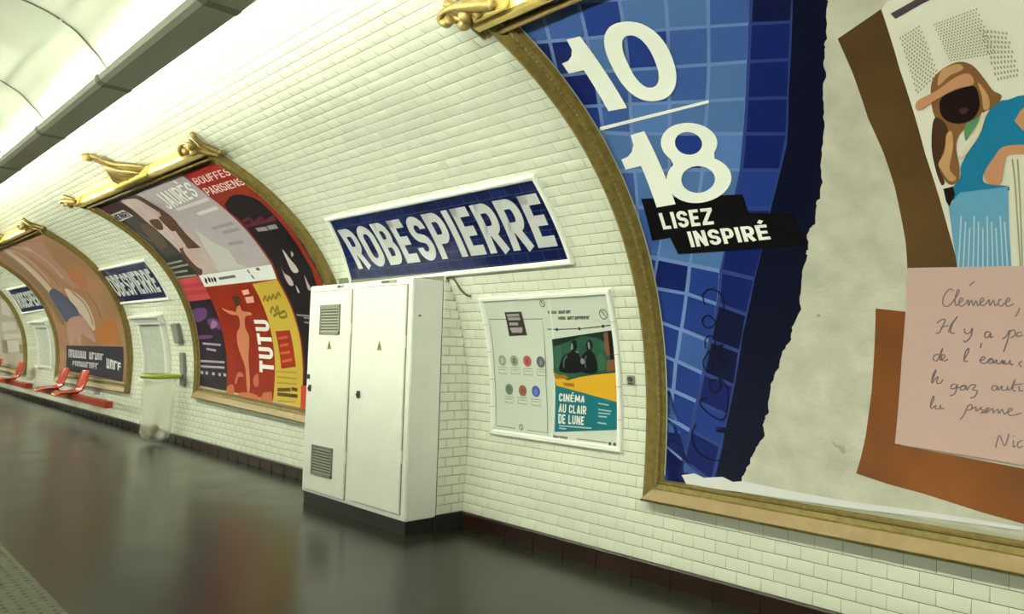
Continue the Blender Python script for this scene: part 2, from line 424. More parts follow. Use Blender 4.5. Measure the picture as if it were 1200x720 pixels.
# tiled pier behind the cabinet
PX0, PX1, PY = -6.36, -4.729, 3.767
def tiled_pier():
    bm = bmesh.new()
    prof = []
    s = 0
    while pt(0, s).y > PY: prof.append(pt(0, s)); s += .05
    top = pt(0, s).z
    pr = [(4.10, 0), (PY, 0), (PY, top)] + [(p.y+.03, p.z) for p in reversed(prof)]
    add_prism_x(bm, pr, PX0, PX1-.002, 1)
    for r in range(27):
        z0 = PR['hb'] + r*P; z1 = z0+P
        if z1 > top+.02: break
        sw = min([s for s in np.arange(0, 4, .01) if pt(0, s).z >= z0+.5*P] or [4]); yw = pt(0, float(sw)).y
        ys = [PY + (.075 if r % 2 else .15)*0]
        y = PY; first = .075 if r % 2 else .15
        w = first
        while y < yw:
            y1 = min(y+w, yw)
            if y1-y > .012:
                g = .0012; b = .0075; x = PX1
                o = [bm.verts.new((x-.002, *q)) for q in ((y+g, z0+g), (y1-g, z0+g), (y1-g, z1-g), (y+g, z1-g))]
                n = [bm.verts.new((x+.0065, *q)) for q in ((y+b, z0+b), (max(y1-b, y+b), z0+b), (max(y1-b, y+b), z1-b), (y+b, z1-b))]
                for k in range(4): bm.faces.new((o[k], o[(k+1)%4], n[(k+1)%4], n[k]))
                bm.faces.new(n)
            y = y1; w = .15
    return struct(obj('wall_pier', bm, [TILE, GROUT]))
tiled_pier()
bm = bmesh.new(); add_box(bm, PX1-.004, PX1+.012, PY-.02, 4.03, 0, .1235, .003)
struct(obj('baseboard_pier', bm, BLACK))

# ------------------------------------------------------------------ light band over the platform
def luminaire():
    LX, MOD = -4.65, 1.48
    t = thing('suspended_strip_light', (-10, 1.2, 2.9), 'long grey and white strip light hanging under the vault above the platform edge', 'light')
    HOUS = M('housing_pale_paint', (.86, .87, .78), .45); CAN = M('canopy_white_enamel', (.80, .81, .75), .3)
    EM = bpy.data.materials.new('lit_tube'); EM.use_nodes = True; nt = EM.node_tree
    b = nt.nodes['Principled BSDF']; b.inputs['Base Color'].default_value = (.8, .8, .8, 1)
    b.inputs['Emission Color'].default_value = (*LAMP_COLOR, 1); b.inputs['Emission Strength'].default_value = TUBE_STRENGTH
    EM2 = EM.copy(); EM2.name = 'lit_tube_track_side'; EM2.node_tree.nodes['Principled BSDF'].inputs['Emission Strength'].default_value = TUBE_TRACK_SIDE
    COLL = M('collar_grey_paint', (.45, .46, .38), .5)
    SEAM = M('dark_seam', (.12, .12, .09), .6)
    can = spline([(1.228, 2.925), (1.205, 2.972), (1.153, 3.049), (1.102, 3.098), (1.027, 3.165), (.96, 3.2), (.9, 3.226), (.776, 3.254), (.6, 3.262), (.42, 3.235), (.27, 3.16)], 4)
    hs = [(1.318, 2.918), (1.318, 2.900), (1.175, 2.900), (1.150, 2.914), (1.139, 2.938), (1.141, 2.946), (1.147, 2.946), (1.156, 2.922), (1.178, 2.909), (1.309, 2.909), (1.309, 2.918)]
    cs = [(1.321, 2.922), (1.322, 2.896), (1.1735, 2.896), (1.146, 2.911), (1.134, 2.938), (1.136, 2.950), (1.142, 2.950), (1.146, 2.94), (1.155, 2.919), (1.178, 2.905), (1.314, 2.905), (1.315, 2.922)]
    for k in range(-27, 6):
        xa = LX + k*MOD; xb = xa + MOD
        bm = bmesh.new(); add_prism_x(bm, hs, xa+.004, xb-.004); obj('housing', bm, HOUS, t)
        bm = bmesh.new(); add_prism_x(bm, cs, xa-.028, xa+.028); obj('collar', bm, COLL, t)
        bm = bmesh.new(); n = len(can)
        lo = [[bm.verts.new((x, y, z)) for y, z in can] for x in (xa+.004, xb-.004)]
        up = [[bm.verts.new((x, y+.010, z+.010)) for y, z in can] for x in (xa+.004, xb-.004)]
        for i in range(n-1):
            bm.faces.new((lo[0][i], lo[0][i+1], lo[1][i+1], lo[1][i])); bm.faces.new((up[0][i], up[1][i], up[1][i+1], up[0][i+1]))
            for e in (0, 1): bm.faces.new((lo[e][i], lo[e][i+1], up[e][i+1], up[e][i]))
        obj('canopy', bm, CAN, t, True)
        bm = bmesh.new()
        for i in range(n-1):
            v = [bm.verts.new((xa+dx, can[j][0]-.002, can[j][1]-.003)) for dx, j in ((-.011, i), (.011, i), (.011, i+1), (-.011, i+1))]
            bm.faces.new(v)
        obj('canopy_seam', bm, SEAM, t)
        for y, z, em in ((1.172, 2.952, EM2), (1.283, 2.962, EM)):
            bm = bmesh.new(); add_tube(bm, [(xa+.03, y, z), (xb-.03, y, z)], .013, 8); obj('fluorescent_tube', bm, em, t)
        if k % 2 == 0:
            bm = bmesh.new(); add_tube(bm, [(xa, .95, 3.2), (xa, .95, pt(0, 5.3).z)], .012, 8); obj('hanger_rod', bm, HOUS, t)
luminaire()

# ------------------------------------------------------------------ gilded poster frames
SIDE = [(0, 0), (0, .055), (.012, .078), (.03, .085), (.085, .062), (.095, .068), (.112, .068), (.122, .05), (.132, .05), (.150, .033), (.165, .033), (.165, .0)]
BOTT = [(-.004, 0), (-.004, .07), (.004, .095), (.016, .10), (.085, .072), (.092, .062), (.122, .056), (.128, .066), (.140, .066), (.150, .036), (.175, .034), (.175, 0)]
def frame(q, label, group, far=False):
    # q: BL, BR, TR, TL outer corners as (x, s)
    BL, BR, TR, TL = q
    cx = (BL[0]+BR[0])/2
    base = pt(cx, BL[1]); t = thing('gilded_poster_frame', base, label, 'picture frame', group)
    def swept(name, A, B, nA, nB, sec, mat):
        bm = bmesh.new()
        a = [bm.verts.new((A[0]+nA[0]*w, A[1]+nA[1]*w, o)) for w, o in sec]; b = [bm.verts.new((B[0]+nB[0]*w, B[1]+nB[1]*w, o)) for w, o in sec]
        for i in range(len(sec)-1): bm.faces.new((a[i], b[i], b[i+1], a[i+1]))
        bend(bm, .09); return obj(name, bm, mat, t)
    swept('left_moulding', BL, TL, (1, 1), (1, -.4), SIDE, OLIVE)
    swept('right_moulding', BR, TR, (-1, 1), (-1, -.4), SIDE, OLIVE)
    swept('bottom_moulding', BL, BR, (1, 1), (-1, 1), BOTT, [OLIVE, GOLDD][0])
    bm = bmesh.new(); fa = [(BL[0]+.017, BL[1]+.017, .101), (BR[0]-.017, BR[1]+.017, .101), (BR[0]-.084, BR[1]+.084, .0735), (BL[0]+.084, BL[1]+.084, .0735)]
    bm.faces.new([bm.verts.new(p) for p in fa]); bend(bm, .05); obj('sloping_face', bm, TAN, t)
    bm = bmesh.new(); fa = [(BL[0]+.16, BL[1]+.152, .036), (BR[0]-.16, BR[1]+.152, .036), (BR[0]-.16, BR[1]+.172, .036), (BL[0]+.16, BL[1]+.172, .036)]
    bm.faces.new([bm.verts.new(p) for p in fa]); bend(bm, .05); obj('silver_lip', bm, SILV, t)
    # top cornice: (distance down from the top edge, offset)
    top = [(-.015, 0), (-.015, .085), (.0, .104), (.022, .110), (.058, .104), (.072, .085), (.085, .060), (.100, .046), (.112, .046), (.112, 0)]
    bm = bmesh.new()
    a = [bm.verts.new((TL[0]-.012, TL[1]-w, o)) for w, o in top]; b = [bm.verts.new((TR[0]+.012, TR[1]-w, o)) for w, o in top]
    for i in range(len(top)-1): bm.faces.new((a[i], b[i], b[i+1], a[i+1]))
    bm.faces.new(a[::-1]); bm.faces.new(b); bend(bm, .09); obj('top_cornice', bm, GOLD, t)
    bm = bmesh.new(); add_tube(bm, [(TL[0]+.05, TL[1]-.132, .062), (TR[0]-.05, TR[1]-.132, .062)], .019, 10); bend(bm, 1.0); obj('beaded_roll', bm, GOLDD, t, True)
    if not far:
        bm = bmesh.new(); s = BL[1]+.16
        while s < TL[1]-.16:
            f = (s-BL[1])/(TL[1]-BL[1])
            for xx in (BL[0]*(1-f)+TL[0]*f+.104, BR[0]*(1-f)+TR[0]*f-.104): add_ball(bm, (xx, s, .068), .0075, sub=1)
            s += .034
        bend(bm, 10); obj('bead_strip', bm, GOLDD, t)
    # corner acroteria: acanthus scrolls at both top corners
    for sx, T in ((1, TL), (-1, TR)):
        bm = bmesh.new(); X = lambda d: T[0]+sx*d
        add_tube(bm, [(X(a), T[1]+b, o) for a, b, o in spline([(.21, .045, .10), (.13, .10, .11), (.04, .135, .11), (-.06, .150, .11), (-.115, .125, .115), (-.10, .095, .12), (-.06, .10, .12)], 3)], [.022+.010*math.sin(i*.5) for i in range(19)], 8)
        add_tube(bm, [(X(a), T[1]+b, o) for a, b, o in spline([(-.115, .13, .08), (-.07, .07, .09), (-.02, .03, .09), (-.03, -.03, .085), (-.055, -.10, .07), (-.075, -.145, .06)], 3)], [.014, .02, .024, .026, .028, .028, .026, .024, .022, .02, .02, .018, .016, .014, .012, .008], 8)
        add_tube(bm, [(X(a), T[1]+b, o) for a, b, o in spline([(-.115, .13, .02), (-.06, .055, .03), (-.03, -.02, .03), (-.05, -.10, .03), (-.08, -.16, .02)], 3)], .022, 8)
        add_ball(bm, (X(.035), T[1]+.085, .125), .034); add_ball(bm, (X(-.02), T[1]+.04, .12), .036); add_ball(bm, (X(.10), T[1]+.06, .115), .026); add_ball(bm, (X(.2), T[1]+.065, .11), .026)
        bend(bm, 10); obj('corner_scroll', bm, GOLDD, t, True)
        bm = bmesh.new(); wbox(bm, min(X(.04), X(.27)), max(X(.04), X(.27)), T[1]+.016, T[1]+.038, .02, .125, .004); bend(bm, 10); obj('corner_block', bm, GOLD, t)
    # central shell crest
    cx = (TL[0]+TR[0])/2 + .2; s0 = (TL[1]+TR[1])/2
    bm = bmesh.new()
    hw = [(0, .42), (.05, .41), (.11, .34), (.16, .23), (.21, .12), (.27, .065), (.35, .05), (.43, .045), (.46, .02)]
    rows = []
    for (h, w) in hw:
        row = []
        for k in range(17):
            u = -1 + 2*k/16
            f = max(0, 1-h/.28); o = .045 + .07*(1-u*u)*f + .012*math.cos(u*PI*6)*f + .02*(1-f)
            row.append(bm.verts.new((cx+u*w, s0+.01+h, o)))
        rows.append(row)
    for r0, r1 in zip(rows, rows[1:]):
        for k in range(16): bm.faces.new((r0[k], r0[k+1], r1[k+1], r1[k]))
    r = bmesh.ops.extrude_face_region(bm, geom=bm.faces[:]); bmesh.ops.translate(bm, verts=[v for v in r['geom'] if isinstance(v, bmesh.types.BMVert)], vec=(0, 0, -.035))
    for k in range(7):
        u = -.8 + 1.6*k/6
        add_tube(bm, [(cx+u*.40, s0+.03, .085), (cx+u*.33, s0+.10, .10), (cx+u*.15, s0+.18, .10), (cx+u*.04, s0+.28, .085)], [.024, .022, .016, .008], 6)
    add_ball(bm, (cx, s0+.45, .07), .05, (1, 1.1, .8))
    bend(bm, 10); obj('shell_crest', bm, GOLDD, t, True)
    bm = bmesh.new(); wbox(bm, cx-.47, cx+.47, s0+.005, s0+.035, .02, .14, .005); bend(bm, 10); obj('crest_base', bm, GOLD, t)
    for x0, x1, w in ((BL[0], TL[0], .154),):
        sheet('glazing_edge', [(x0+w-.004, BL[1]+.18), (x0+w+.005, BL[1]+.18), (x1+w+.005, TL[1]-.16), (x1+w-.004, TL[1]-.16)], .047, SILV, t)
    return t
F1 = [(-2.905, .385), (1.75, .385), (1.75, 3.83), (-2.785, 3.83)]
F2 = [[(-10.501,0.563)][0], (-6.50, .395), [(-6.002,3.834)][0], [(-10.217,3.819)][0]]
F2[2] = (-6.41, 3.80); F2[1] = (-6.46, F2[0][1]-.10)
F3 = [(-18.1, .42), [(-13.357,0.449)][0], [(-12.887,3.782)][0], (-17.9, 3.75)]
F4 = [(-26.3, .42), (-21.1, .42), (-21.1, 3.75), (-26.3, 3.75)]
frame(F1, 'largest gilded frame, around the blue tile print with the huge white numerals', 'gilded poster frames along the vault')
frame(F2, 'gilded frame with shell crest around the group of theatre posters left of the cream cabinet', 'gilded poster frames along the vault')
frame(F3, 'gilded frame around the brown painted poster behind the orange seats', 'gilded poster frames along the vault', True)
frame(F4, 'farthest gilded frame, around the pale grey poster at the left edge', 'gilded poster frames along the vault', True)

# ------------------------------------------------------------------ the big blue poster
def big_poster():
    o = .033
    q = [(F1[0][0]+.15, F1[0][1]+.15), (F1[1][0]-.15, F1[1][1]+.15), (F1[2][0]-.15, F1[2][1]-.12), (F1[3][0]+.15, F1[3][1]-.12)]
    t = thing('advertising_poster', pt(-.6, .5, .03), 'huge poster of blue tiles, torn plaster and a handwritten note in the nearest frame', 'poster')
    ln = Vector((q[3][0]-q[0][0], q[3][1]-q[0][1], 0)); nl = Vector((-ln.y, ln.x, 0))
    clip = [(Vector((q[0][0], q[0][1], 0)), nl), (Vector((0, q[0][1], 0)), Vector((0, -1, 0))), (Vector((0, q[2][1], 0)), Vector((0, 1, 0))), (Vector((q[1][0], 0, 0)), Vector((1, 0, 0)))]
    plaster = M('print_torn_plaster', C(186, 187, 152, .74), .55, noise=.15, nscale=6, bump=.25, bscale=45, spec=.22)
    sheet('plaster_print', q, o, plaster, t, thick=.004)
    sheet('blue_tile_print', [(-2.536,4.057),(-1.231,3.269),(-1.251,3.215),(-1.316,3.042),(-1.348,2.98),(-1.382,2.857),(-1.435,2.727),(-1.467,2.609),(-1.521,2.464),(-1.557,2.314),(-1.591,2.229),(-1.616,2.195),(-1.648,2.093),(-1.687,2.059),(-1.713,1.956),(-1.724,1.923),(-1.783,1.777),(-1.807,1.623),(-1.861,1.536),(-1.886,1.448),(-1.949,1.364),(-1.972,1.285),(-2.031,1.164),(-2.049,1.024),(-2.082,0.962),(-2.079,0.884),(-2.138,0.794),(-2.17,0.711),(-2.207,0.646),(-2.222,0.565),(-2.272,0.418),(-3.008,0.292),(-3.11,2.028)], o+.0015, pc('blue_tile_joint', 112, 142, 178, .64), t, clip=clip)
    sheet('dim_joint_print', [(-1.512,3.393),(-1.231,3.269),(-1.251,3.215),(-1.316,3.042),(-1.348,2.98),(-1.382,2.857),(-1.435,2.727),(-1.467,2.609),(-1.521,2.464),(-1.557,2.314),(-1.591,2.229),(-1.616,2.195),(-1.648,2.093),(-1.687,2.059),(-1.713,1.956),(-1.724,1.923),(-1.783,1.777),(-1.807,1.623),(-1.861,1.536),(-1.886,1.448),(-1.949,1.364),(-1.972,1.285),(-2.031,1.164),(-2.049,1.024),(-2.082,0.962),(-2.079,0.884),(-2.138,0.794),(-2.17,0.711),(-2.207,0.646),(-2.222,0.565),(-2.688,0.484),(-2.643,0.65),(-2.582,0.859),(-2.505,1.137),(-2.403,1.444),(-2.306,1.692),(-2.21,2.015),(-1.962,2.449),(-1.87,2.648),(-1.712,2.989)], o+.0025, pc('dim_blue_joint', 40, 58, 104), t, clip=clip)
    blues = [pc('blue_a', 10, 18, 52, .6), pc('blue_b', 16, 32, 92, .57), pc('blue_c', 34, 60, 126, .57), pc('blue_d', 62, 96, 148, .6), pc('blue_e', 82, 120, 160, .6), pc('blue_f', 92, 134, 178, .57)]
    cells = [(3,[(-2.637,3.771),(-2.457,3.707),(-2.563,3.518),(-2.757,3.584)]),
(3,[(-2.437,3.702),(-2.266,3.643),(-2.364,3.456),(-2.541,3.514)]),
(2,[(-2.248,3.638),(-2.076,3.577),(-2.166,3.403),(-2.344,3.451)]),
(4,[(-2.058,3.572),(-1.87,3.505),(-1.954,3.349),(-2.147,3.397)]),
(4,[(-1.853,3.499),(-1.691,3.443),(-1.771,3.292),(-1.935,3.344)]),
(3,[(-1.675,3.437),(-1.517,3.384),(-1.593,3.236),(-1.754,3.286)]),
(0,[(-1.502,3.377),(-1.357,3.33),(-1.425,3.181),(-1.577,3.231)]),
(0,[(-1.343,3.325),(-1.187,3.274),(-1.249,3.124),(-1.41,3.175)]),
(1,[(-2.773,3.563),(-2.576,3.498),(-2.688,3.299),(-2.912,3.344)]),
(1,[(-2.555,3.493),(-2.375,3.436),(-2.467,3.251),(-2.665,3.295)]),
(4,[(-2.355,3.432),(-2.176,3.384),(-2.275,3.2),(-2.445,3.247)]),
(2,[(-2.157,3.379),(-1.962,3.332),(-2.067,3.144),(-2.256,3.194)]),
(3,[(-1.945,3.326),(-1.778,3.275),(-1.869,3.094),(-2.048,3.139)]),
(3,[(-1.762,3.27),(-1.599,3.22),(-1.684,3.05),(-1.852,3.089)]),
(1,[(-1.584,3.215),(-1.431,3.166),(-1.504,3),(-1.668,3.044)]),
(0,[(-1.416,3.161),(-1.253,3.109),(-1.316,2.949),(-1.488,2.995)]),
(2,[(-2.925,3.323),(-2.701,3.277),(-2.783,3.083),(-3.015,3.135)]),
(1,[(-2.677,3.273),(-2.478,3.23),(-2.572,3.039),(-2.757,3.081)]),
(3,[(-2.458,3.226),(-2.286,3.179),(-2.39,2.998),(-2.55,3.036)]),
(3,[(-2.266,3.175),(-2.076,3.125),(-2.172,2.943),(-2.37,2.992)]),
(3,[(-2.058,3.12),(-1.878,3.076),(-1.973,2.898),(-2.152,2.939)]),
(4,[(-1.861,3.071),(-1.692,3.032),(-1.777,2.856),(-1.954,2.893)]),
(1,[(-1.676,3.027),(-1.51,2.983),(-1.583,2.808),(-1.76,2.85)]),
(0,[(-1.494,2.979),(-1.321,2.934),(-1.387,2.759),(-1.567,2.803)]),
(1,[(-3.025,3.115),(-2.795,3.065),(-2.84,2.918),(-3.07,2.992)]),
(2,[(-2.768,3.059),(-2.584,3.019),(-2.657,2.866),(-2.811,2.916)]),
(3,[(-2.561,3.014),(-2.402,2.977),(-2.485,2.816),(-2.633,2.862)]),
(5,[(-2.38,2.973),(-2.181,2.925),(-2.265,2.761),(-2.463,2.81)]),
(4,[(-2.161,2.919),(-1.982,2.88),(-2.069,2.715),(-2.243,2.756)]),
(4,[(-1.962,2.875),(-1.785,2.838),(-1.863,2.667),(-2.049,2.71)]),
(1,[(-1.767,2.833),(-1.59,2.791),(-1.655,2.618),(-1.844,2.662)]),
(0,[(-1.573,2.786),(-1.392,2.743),(-1.452,2.572),(-1.637,2.614)]),
(2,[(-3.086,2.974),(-2.849,2.896),(-2.904,2.647),(-3.158,2.727)]),
(4,[(-2.826,2.892),(-2.666,2.84),(-2.742,2.607),(-2.881,2.649)]),
(4,[(-2.647,2.838),(-2.496,2.792),(-2.587,2.58),(-2.723,2.606)]),
(4,[(-2.475,2.79),(-2.274,2.741),(-2.367,2.541),(-2.567,2.576)]),
(2,[(-2.254,2.736),(-2.077,2.695),(-2.17,2.507),(-2.346,2.537)]),
(5,[(-2.058,2.691),(-1.87,2.648),(-1.955,2.467),(-2.15,2.502)]),
(1,[(-1.852,2.643),(-1.661,2.601),(-1.752,2.427),(-1.935,2.462)]),
(0,[(-1.644,2.596),(-1.457,2.556),(-1.535,2.383),(-1.734,2.421)]),
(3,[(-3.17,2.702),(-2.915,2.624),(-2.942,2.392),(-3.213,2.459)]),
(3,[(-2.891,2.619),(-2.752,2.578),(-2.792,2.362),(-2.919,2.395)]),
(3,[(-2.734,2.578),(-2.598,2.553),(-2.675,2.344),(-2.774,2.363)]),
(4,[(-2.578,2.552),(-2.377,2.519),(-2.485,2.314),(-2.655,2.34)]),
(4,[(-2.357,2.514),(-2.179,2.486),(-2.285,2.284),(-2.464,2.31)]),
(4,[(-2.16,2.481),(-1.963,2.448),(-2.078,2.252),(-2.266,2.279)]),
(2,[(-1.945,2.443),(-1.759,2.408),(-1.863,2.22),(-2.059,2.247)]),
(0,[(-1.741,2.403),(-1.54,2.367),(-1.63,2.181),(-1.845,2.214)]),
(2,[(-3.225,2.434),(-2.949,2.367),(-2.952,2.076),(-3.24,2.177)]),
(3,[(-2.928,2.365),(-2.796,2.332),(-2.822,2.039),(-2.934,2.08)]),
(2,[(-2.784,2.332),(-2.681,2.313),(-2.753,2.021),(-2.81,2.041)]),
(3,[(-2.669,2.313),(-2.494,2.287),(-2.652,1.993),(-2.741,2.02)]),
(4,[(-2.479,2.284),(-2.294,2.259),(-2.44,1.933),(-2.638,1.989)]),
(4,[(-2.28,2.255),(-2.086,2.228),(-2.246,1.88),(-2.424,1.93)]),
(1,[(-2.073,2.225),(-1.869,2.197),(-2.048,1.82),(-2.232,1.877)]),
(0,[(-1.857,2.193),(-1.634,2.161),(-1.814,1.775),(-2.035,1.816)]),
(3,[(-3.248,2.152),(-2.961,2.054),(-2.936,1.837),(-3.232,1.907)]),
(1,[(-2.935,2.049),(-2.826,2.008),(-2.823,1.817),(-2.916,1.842)]),
(1,[(-2.814,2.008),(-2.759,1.988),(-2.787,1.812),(-2.812,1.819)]),
(2,[(-2.75,1.989),(-2.666,1.963),(-2.743,1.804),(-2.777,1.812)]),
(1,[(-2.646,1.963),(-2.454,1.911),(-2.513,1.749),(-2.726,1.795)]),
(2,[(-2.431,1.904),(-2.259,1.857),(-2.313,1.677),(-2.487,1.744)]),
(1,[(-2.238,1.852),(-2.061,1.798),(-2.136,1.608),(-2.291,1.672)]),
(0,[(-2.041,1.793),(-1.825,1.755),(-1.93,1.536),(-2.116,1.602)]),
(1,[(-3.238,1.885),(-2.942,1.817),(-2.901,1.619),(-3.209,1.726)]),
(2,[(-2.916,1.811),(-2.823,1.786),(-2.805,1.594),(-2.883,1.626)]),
(2,[(-2.737,1.774),(-2.52,1.728),(-2.593,1.519),(-2.81,1.597)]),
(2,[(-2.499,1.722),(-2.321,1.656),(-2.399,1.451),(-2.569,1.515)]),
(0,[(-2.302,1.65),(-2.145,1.587),(-2.21,1.387),(-2.379,1.446)]),
(0,[(-2.125,1.582),(-1.939,1.516),(-2.008,1.34),(-2.19,1.382)]),
(2,[(-3.217,1.708),(-2.907,1.601),(-2.845,1.385),(-3.17,1.522)]),
(3,[(-2.881,1.594),(-2.801,1.563),(-2.768,1.361),(-2.83,1.391)]),
(1,[(-2.797,1.563),(-2.804,1.566),(-2.808,1.382),(-2.766,1.362)]),
(2,[(-2.81,1.565),(-2.831,1.573),(-2.889,1.416),(-2.814,1.381)]),
(2,[(-2.821,1.576),(-2.603,1.499),(-2.658,1.316),(-2.881,1.407)]),
(3,[(-2.579,1.491),(-2.41,1.429),(-2.468,1.246),(-2.632,1.312)]),
(0,[(-2.388,1.423),(-2.219,1.365),(-2.265,1.177),(-2.446,1.24)]),
(0,[(-2.197,1.36),(-2.015,1.319),(-2.08,1.134),(-2.244,1.173)]),
(2,[(-3.178,1.505),(-2.85,1.366),(-2.769,1.141),(-3.096,1.257)]),
(2,[(-2.825,1.359),(-2.762,1.33),(-2.717,1.13),(-2.758,1.147)]),
(2,[(-2.763,1.33),(-2.806,1.35),(-2.798,1.162),(-2.718,1.13)]),
(3,[(-2.821,1.35),(-2.897,1.385),(-2.951,1.212),(-2.811,1.16)]),
(2,[(-2.891,1.387),(-2.667,1.297),(-2.7,1.122),(-2.946,1.205)]),
(2,[(-2.642,1.289),(-2.478,1.224),(-2.523,1.067),(-2.673,1.119)]),
(1,[(-2.454,1.219),(-2.274,1.157),(-2.317,0.995),(-2.499,1.06)]),
(0,[(-2.251,1.152),(-2.087,1.113),(-2.137,0.952),(-2.294,0.991)]),
(2,[(-3.101,1.237),(-2.774,1.124),(-2.686,0.918),(-3.029,1.063)]),
(1,[(-2.749,1.116),(-2.709,1.1),(-2.657,0.914),(-2.676,0.923)]),
(3,[(-2.716,1.1),(-2.795,1.132),(-2.777,0.969),(-2.66,0.912)]),
(2,[(-2.819,1.135),(-2.957,1.185),(-2.99,1.051),(-2.797,0.966)]),
(2,[(-2.954,1.186),(-2.708,1.104),(-2.725,0.937),(-2.989,1.047)]),
(2,[(-2.682,1.095),(-2.531,1.044),(-2.575,0.881),(-2.699,0.935)]),
(2,[(-2.508,1.04),(-2.325,0.975),(-2.368,0.807),(-2.552,0.874)]),
(0,[(-2.302,0.969),(-2.144,0.931),(-2.181,0.757),(-2.345,0.803)]),
(1,[(-3.036,1.049),(-2.691,0.903),(-2.569,0.649),(-2.957,0.88)]),
(3,[(-2.658,0.884),(-2.778,0.94),(-2.746,0.767),(-2.577,0.657)]),
(2,[(-2.805,0.947),(-2.998,1.031),(-3.02,0.918),(-2.772,0.767)]),
(3,[(-2.997,1.031),(-2.733,0.922),(-2.741,0.75),(-3.02,0.917)]),
(2,[(-2.708,0.91),(-2.583,0.856),(-2.628,0.691),(-2.717,0.75)]),
(1,[(-2.561,0.853),(-2.376,0.787),(-2.426,0.587),(-2.607,0.683)]),
(0,[(-2.354,0.781),(-2.187,0.735),(-2.227,0.496),(-2.405,0.583)]),
(1,[(-2.965,0.869),(-2.575,0.635),(-2.449,0.392),(-2.814,0.573)]),
(1,[(-2.552,0.624),(-2.562,0.63),(-2.483,0.414),(-2.445,0.395)]),
(1,[(-2.58,0.631),(-2.752,0.742),(-2.705,0.523),(-2.489,0.411)]),
(2,[(-2.78,0.75),(-3.031,0.905),(-3.068,0.696),(-2.731,0.524)]),
(2,[(-3.031,0.905),(-2.75,0.735),(-2.753,0.536),(-3.068,0.695)]),
(1,[(-2.727,0.723),(-2.637,0.664),(-2.679,0.506),(-2.734,0.539)]),
(3,[(-2.617,0.663),(-2.436,0.568),(-2.472,0.406),(-2.658,0.497)]),
(0,[(-2.412,0.561),(-2.237,0.477),(-2.258,0.315),(-2.448,0.399)])]
    bm = bmesh.new()
    for i, p in cells: flat(bm, p, o+.0035, mi=i)
    bend(bm, .06, clip); obj('blue_tiles', bm, blues, t)
    dk = pc('torn_edge_dark_blue', 6, 12, 36, .5)
    sheet('dark_edge_print', [(-1.354,3.322),(-1.231,3.269),(-1.251,3.215),(-1.316,3.042),(-1.348,2.98),(-1.382,2.857),(-1.435,2.727),(-1.467,2.609),(-1.521,2.464),(-1.557,2.314),(-1.591,2.229),(-1.616,2.195),(-1.648,2.093),(-1.687,2.059),(-1.713,1.956),(-1.724,1.923),(-1.783,1.777),(-1.807,1.623),(-1.861,1.536),(-1.886,1.448),(-1.949,1.364),(-1.972,1.285),(-2.031,1.164),(-2.049,1.024),(-2.082,0.962),(-2.079,0.884),(-2.138,0.794),(-2.17,0.711),(-2.207,0.646),(-2.222,0.565),(-2.4,0.538),(-2.334,0.884),(-2.262,1.151),(-2.176,1.471),(-2.047,1.806),(-1.848,2.227),(-1.667,2.557),(-1.562,2.839)], o+.0045, dk, t, clip=clip)
    sheet('plaster_edge_print', ragged([(-1.231,3.269),(-1.251,3.215),(-1.316,3.042),(-1.348,2.98),(-1.382,2.857),(-1.435,2.727),(-1.467,2.609),(-1.521,2.464),(-1.557,2.314),(-1.591,2.229),(-1.616,2.195),(-1.648,2.093),(-1.687,2.059),(-1.713,1.956),(-1.724,1.923),(-1.783,1.777),(-1.807,1.623),(-1.861,1.536),(-1.886,1.448),(-1.949,1.364),(-1.972,1.285),(-2.031,1.164),(-2.049,1.024),(-2.082,0.962),(-2.079,0.884),(-2.138,0.794),(-2.17,0.711),(-2.207,0.646),(-2.222,0.565)])+[q[1], q[2]], o+.0052, plaster, t, clip=clip)
    # numerals
    wh = pc('warm_white', 232, 236, 206, .82)
    bm = bmesh.new()
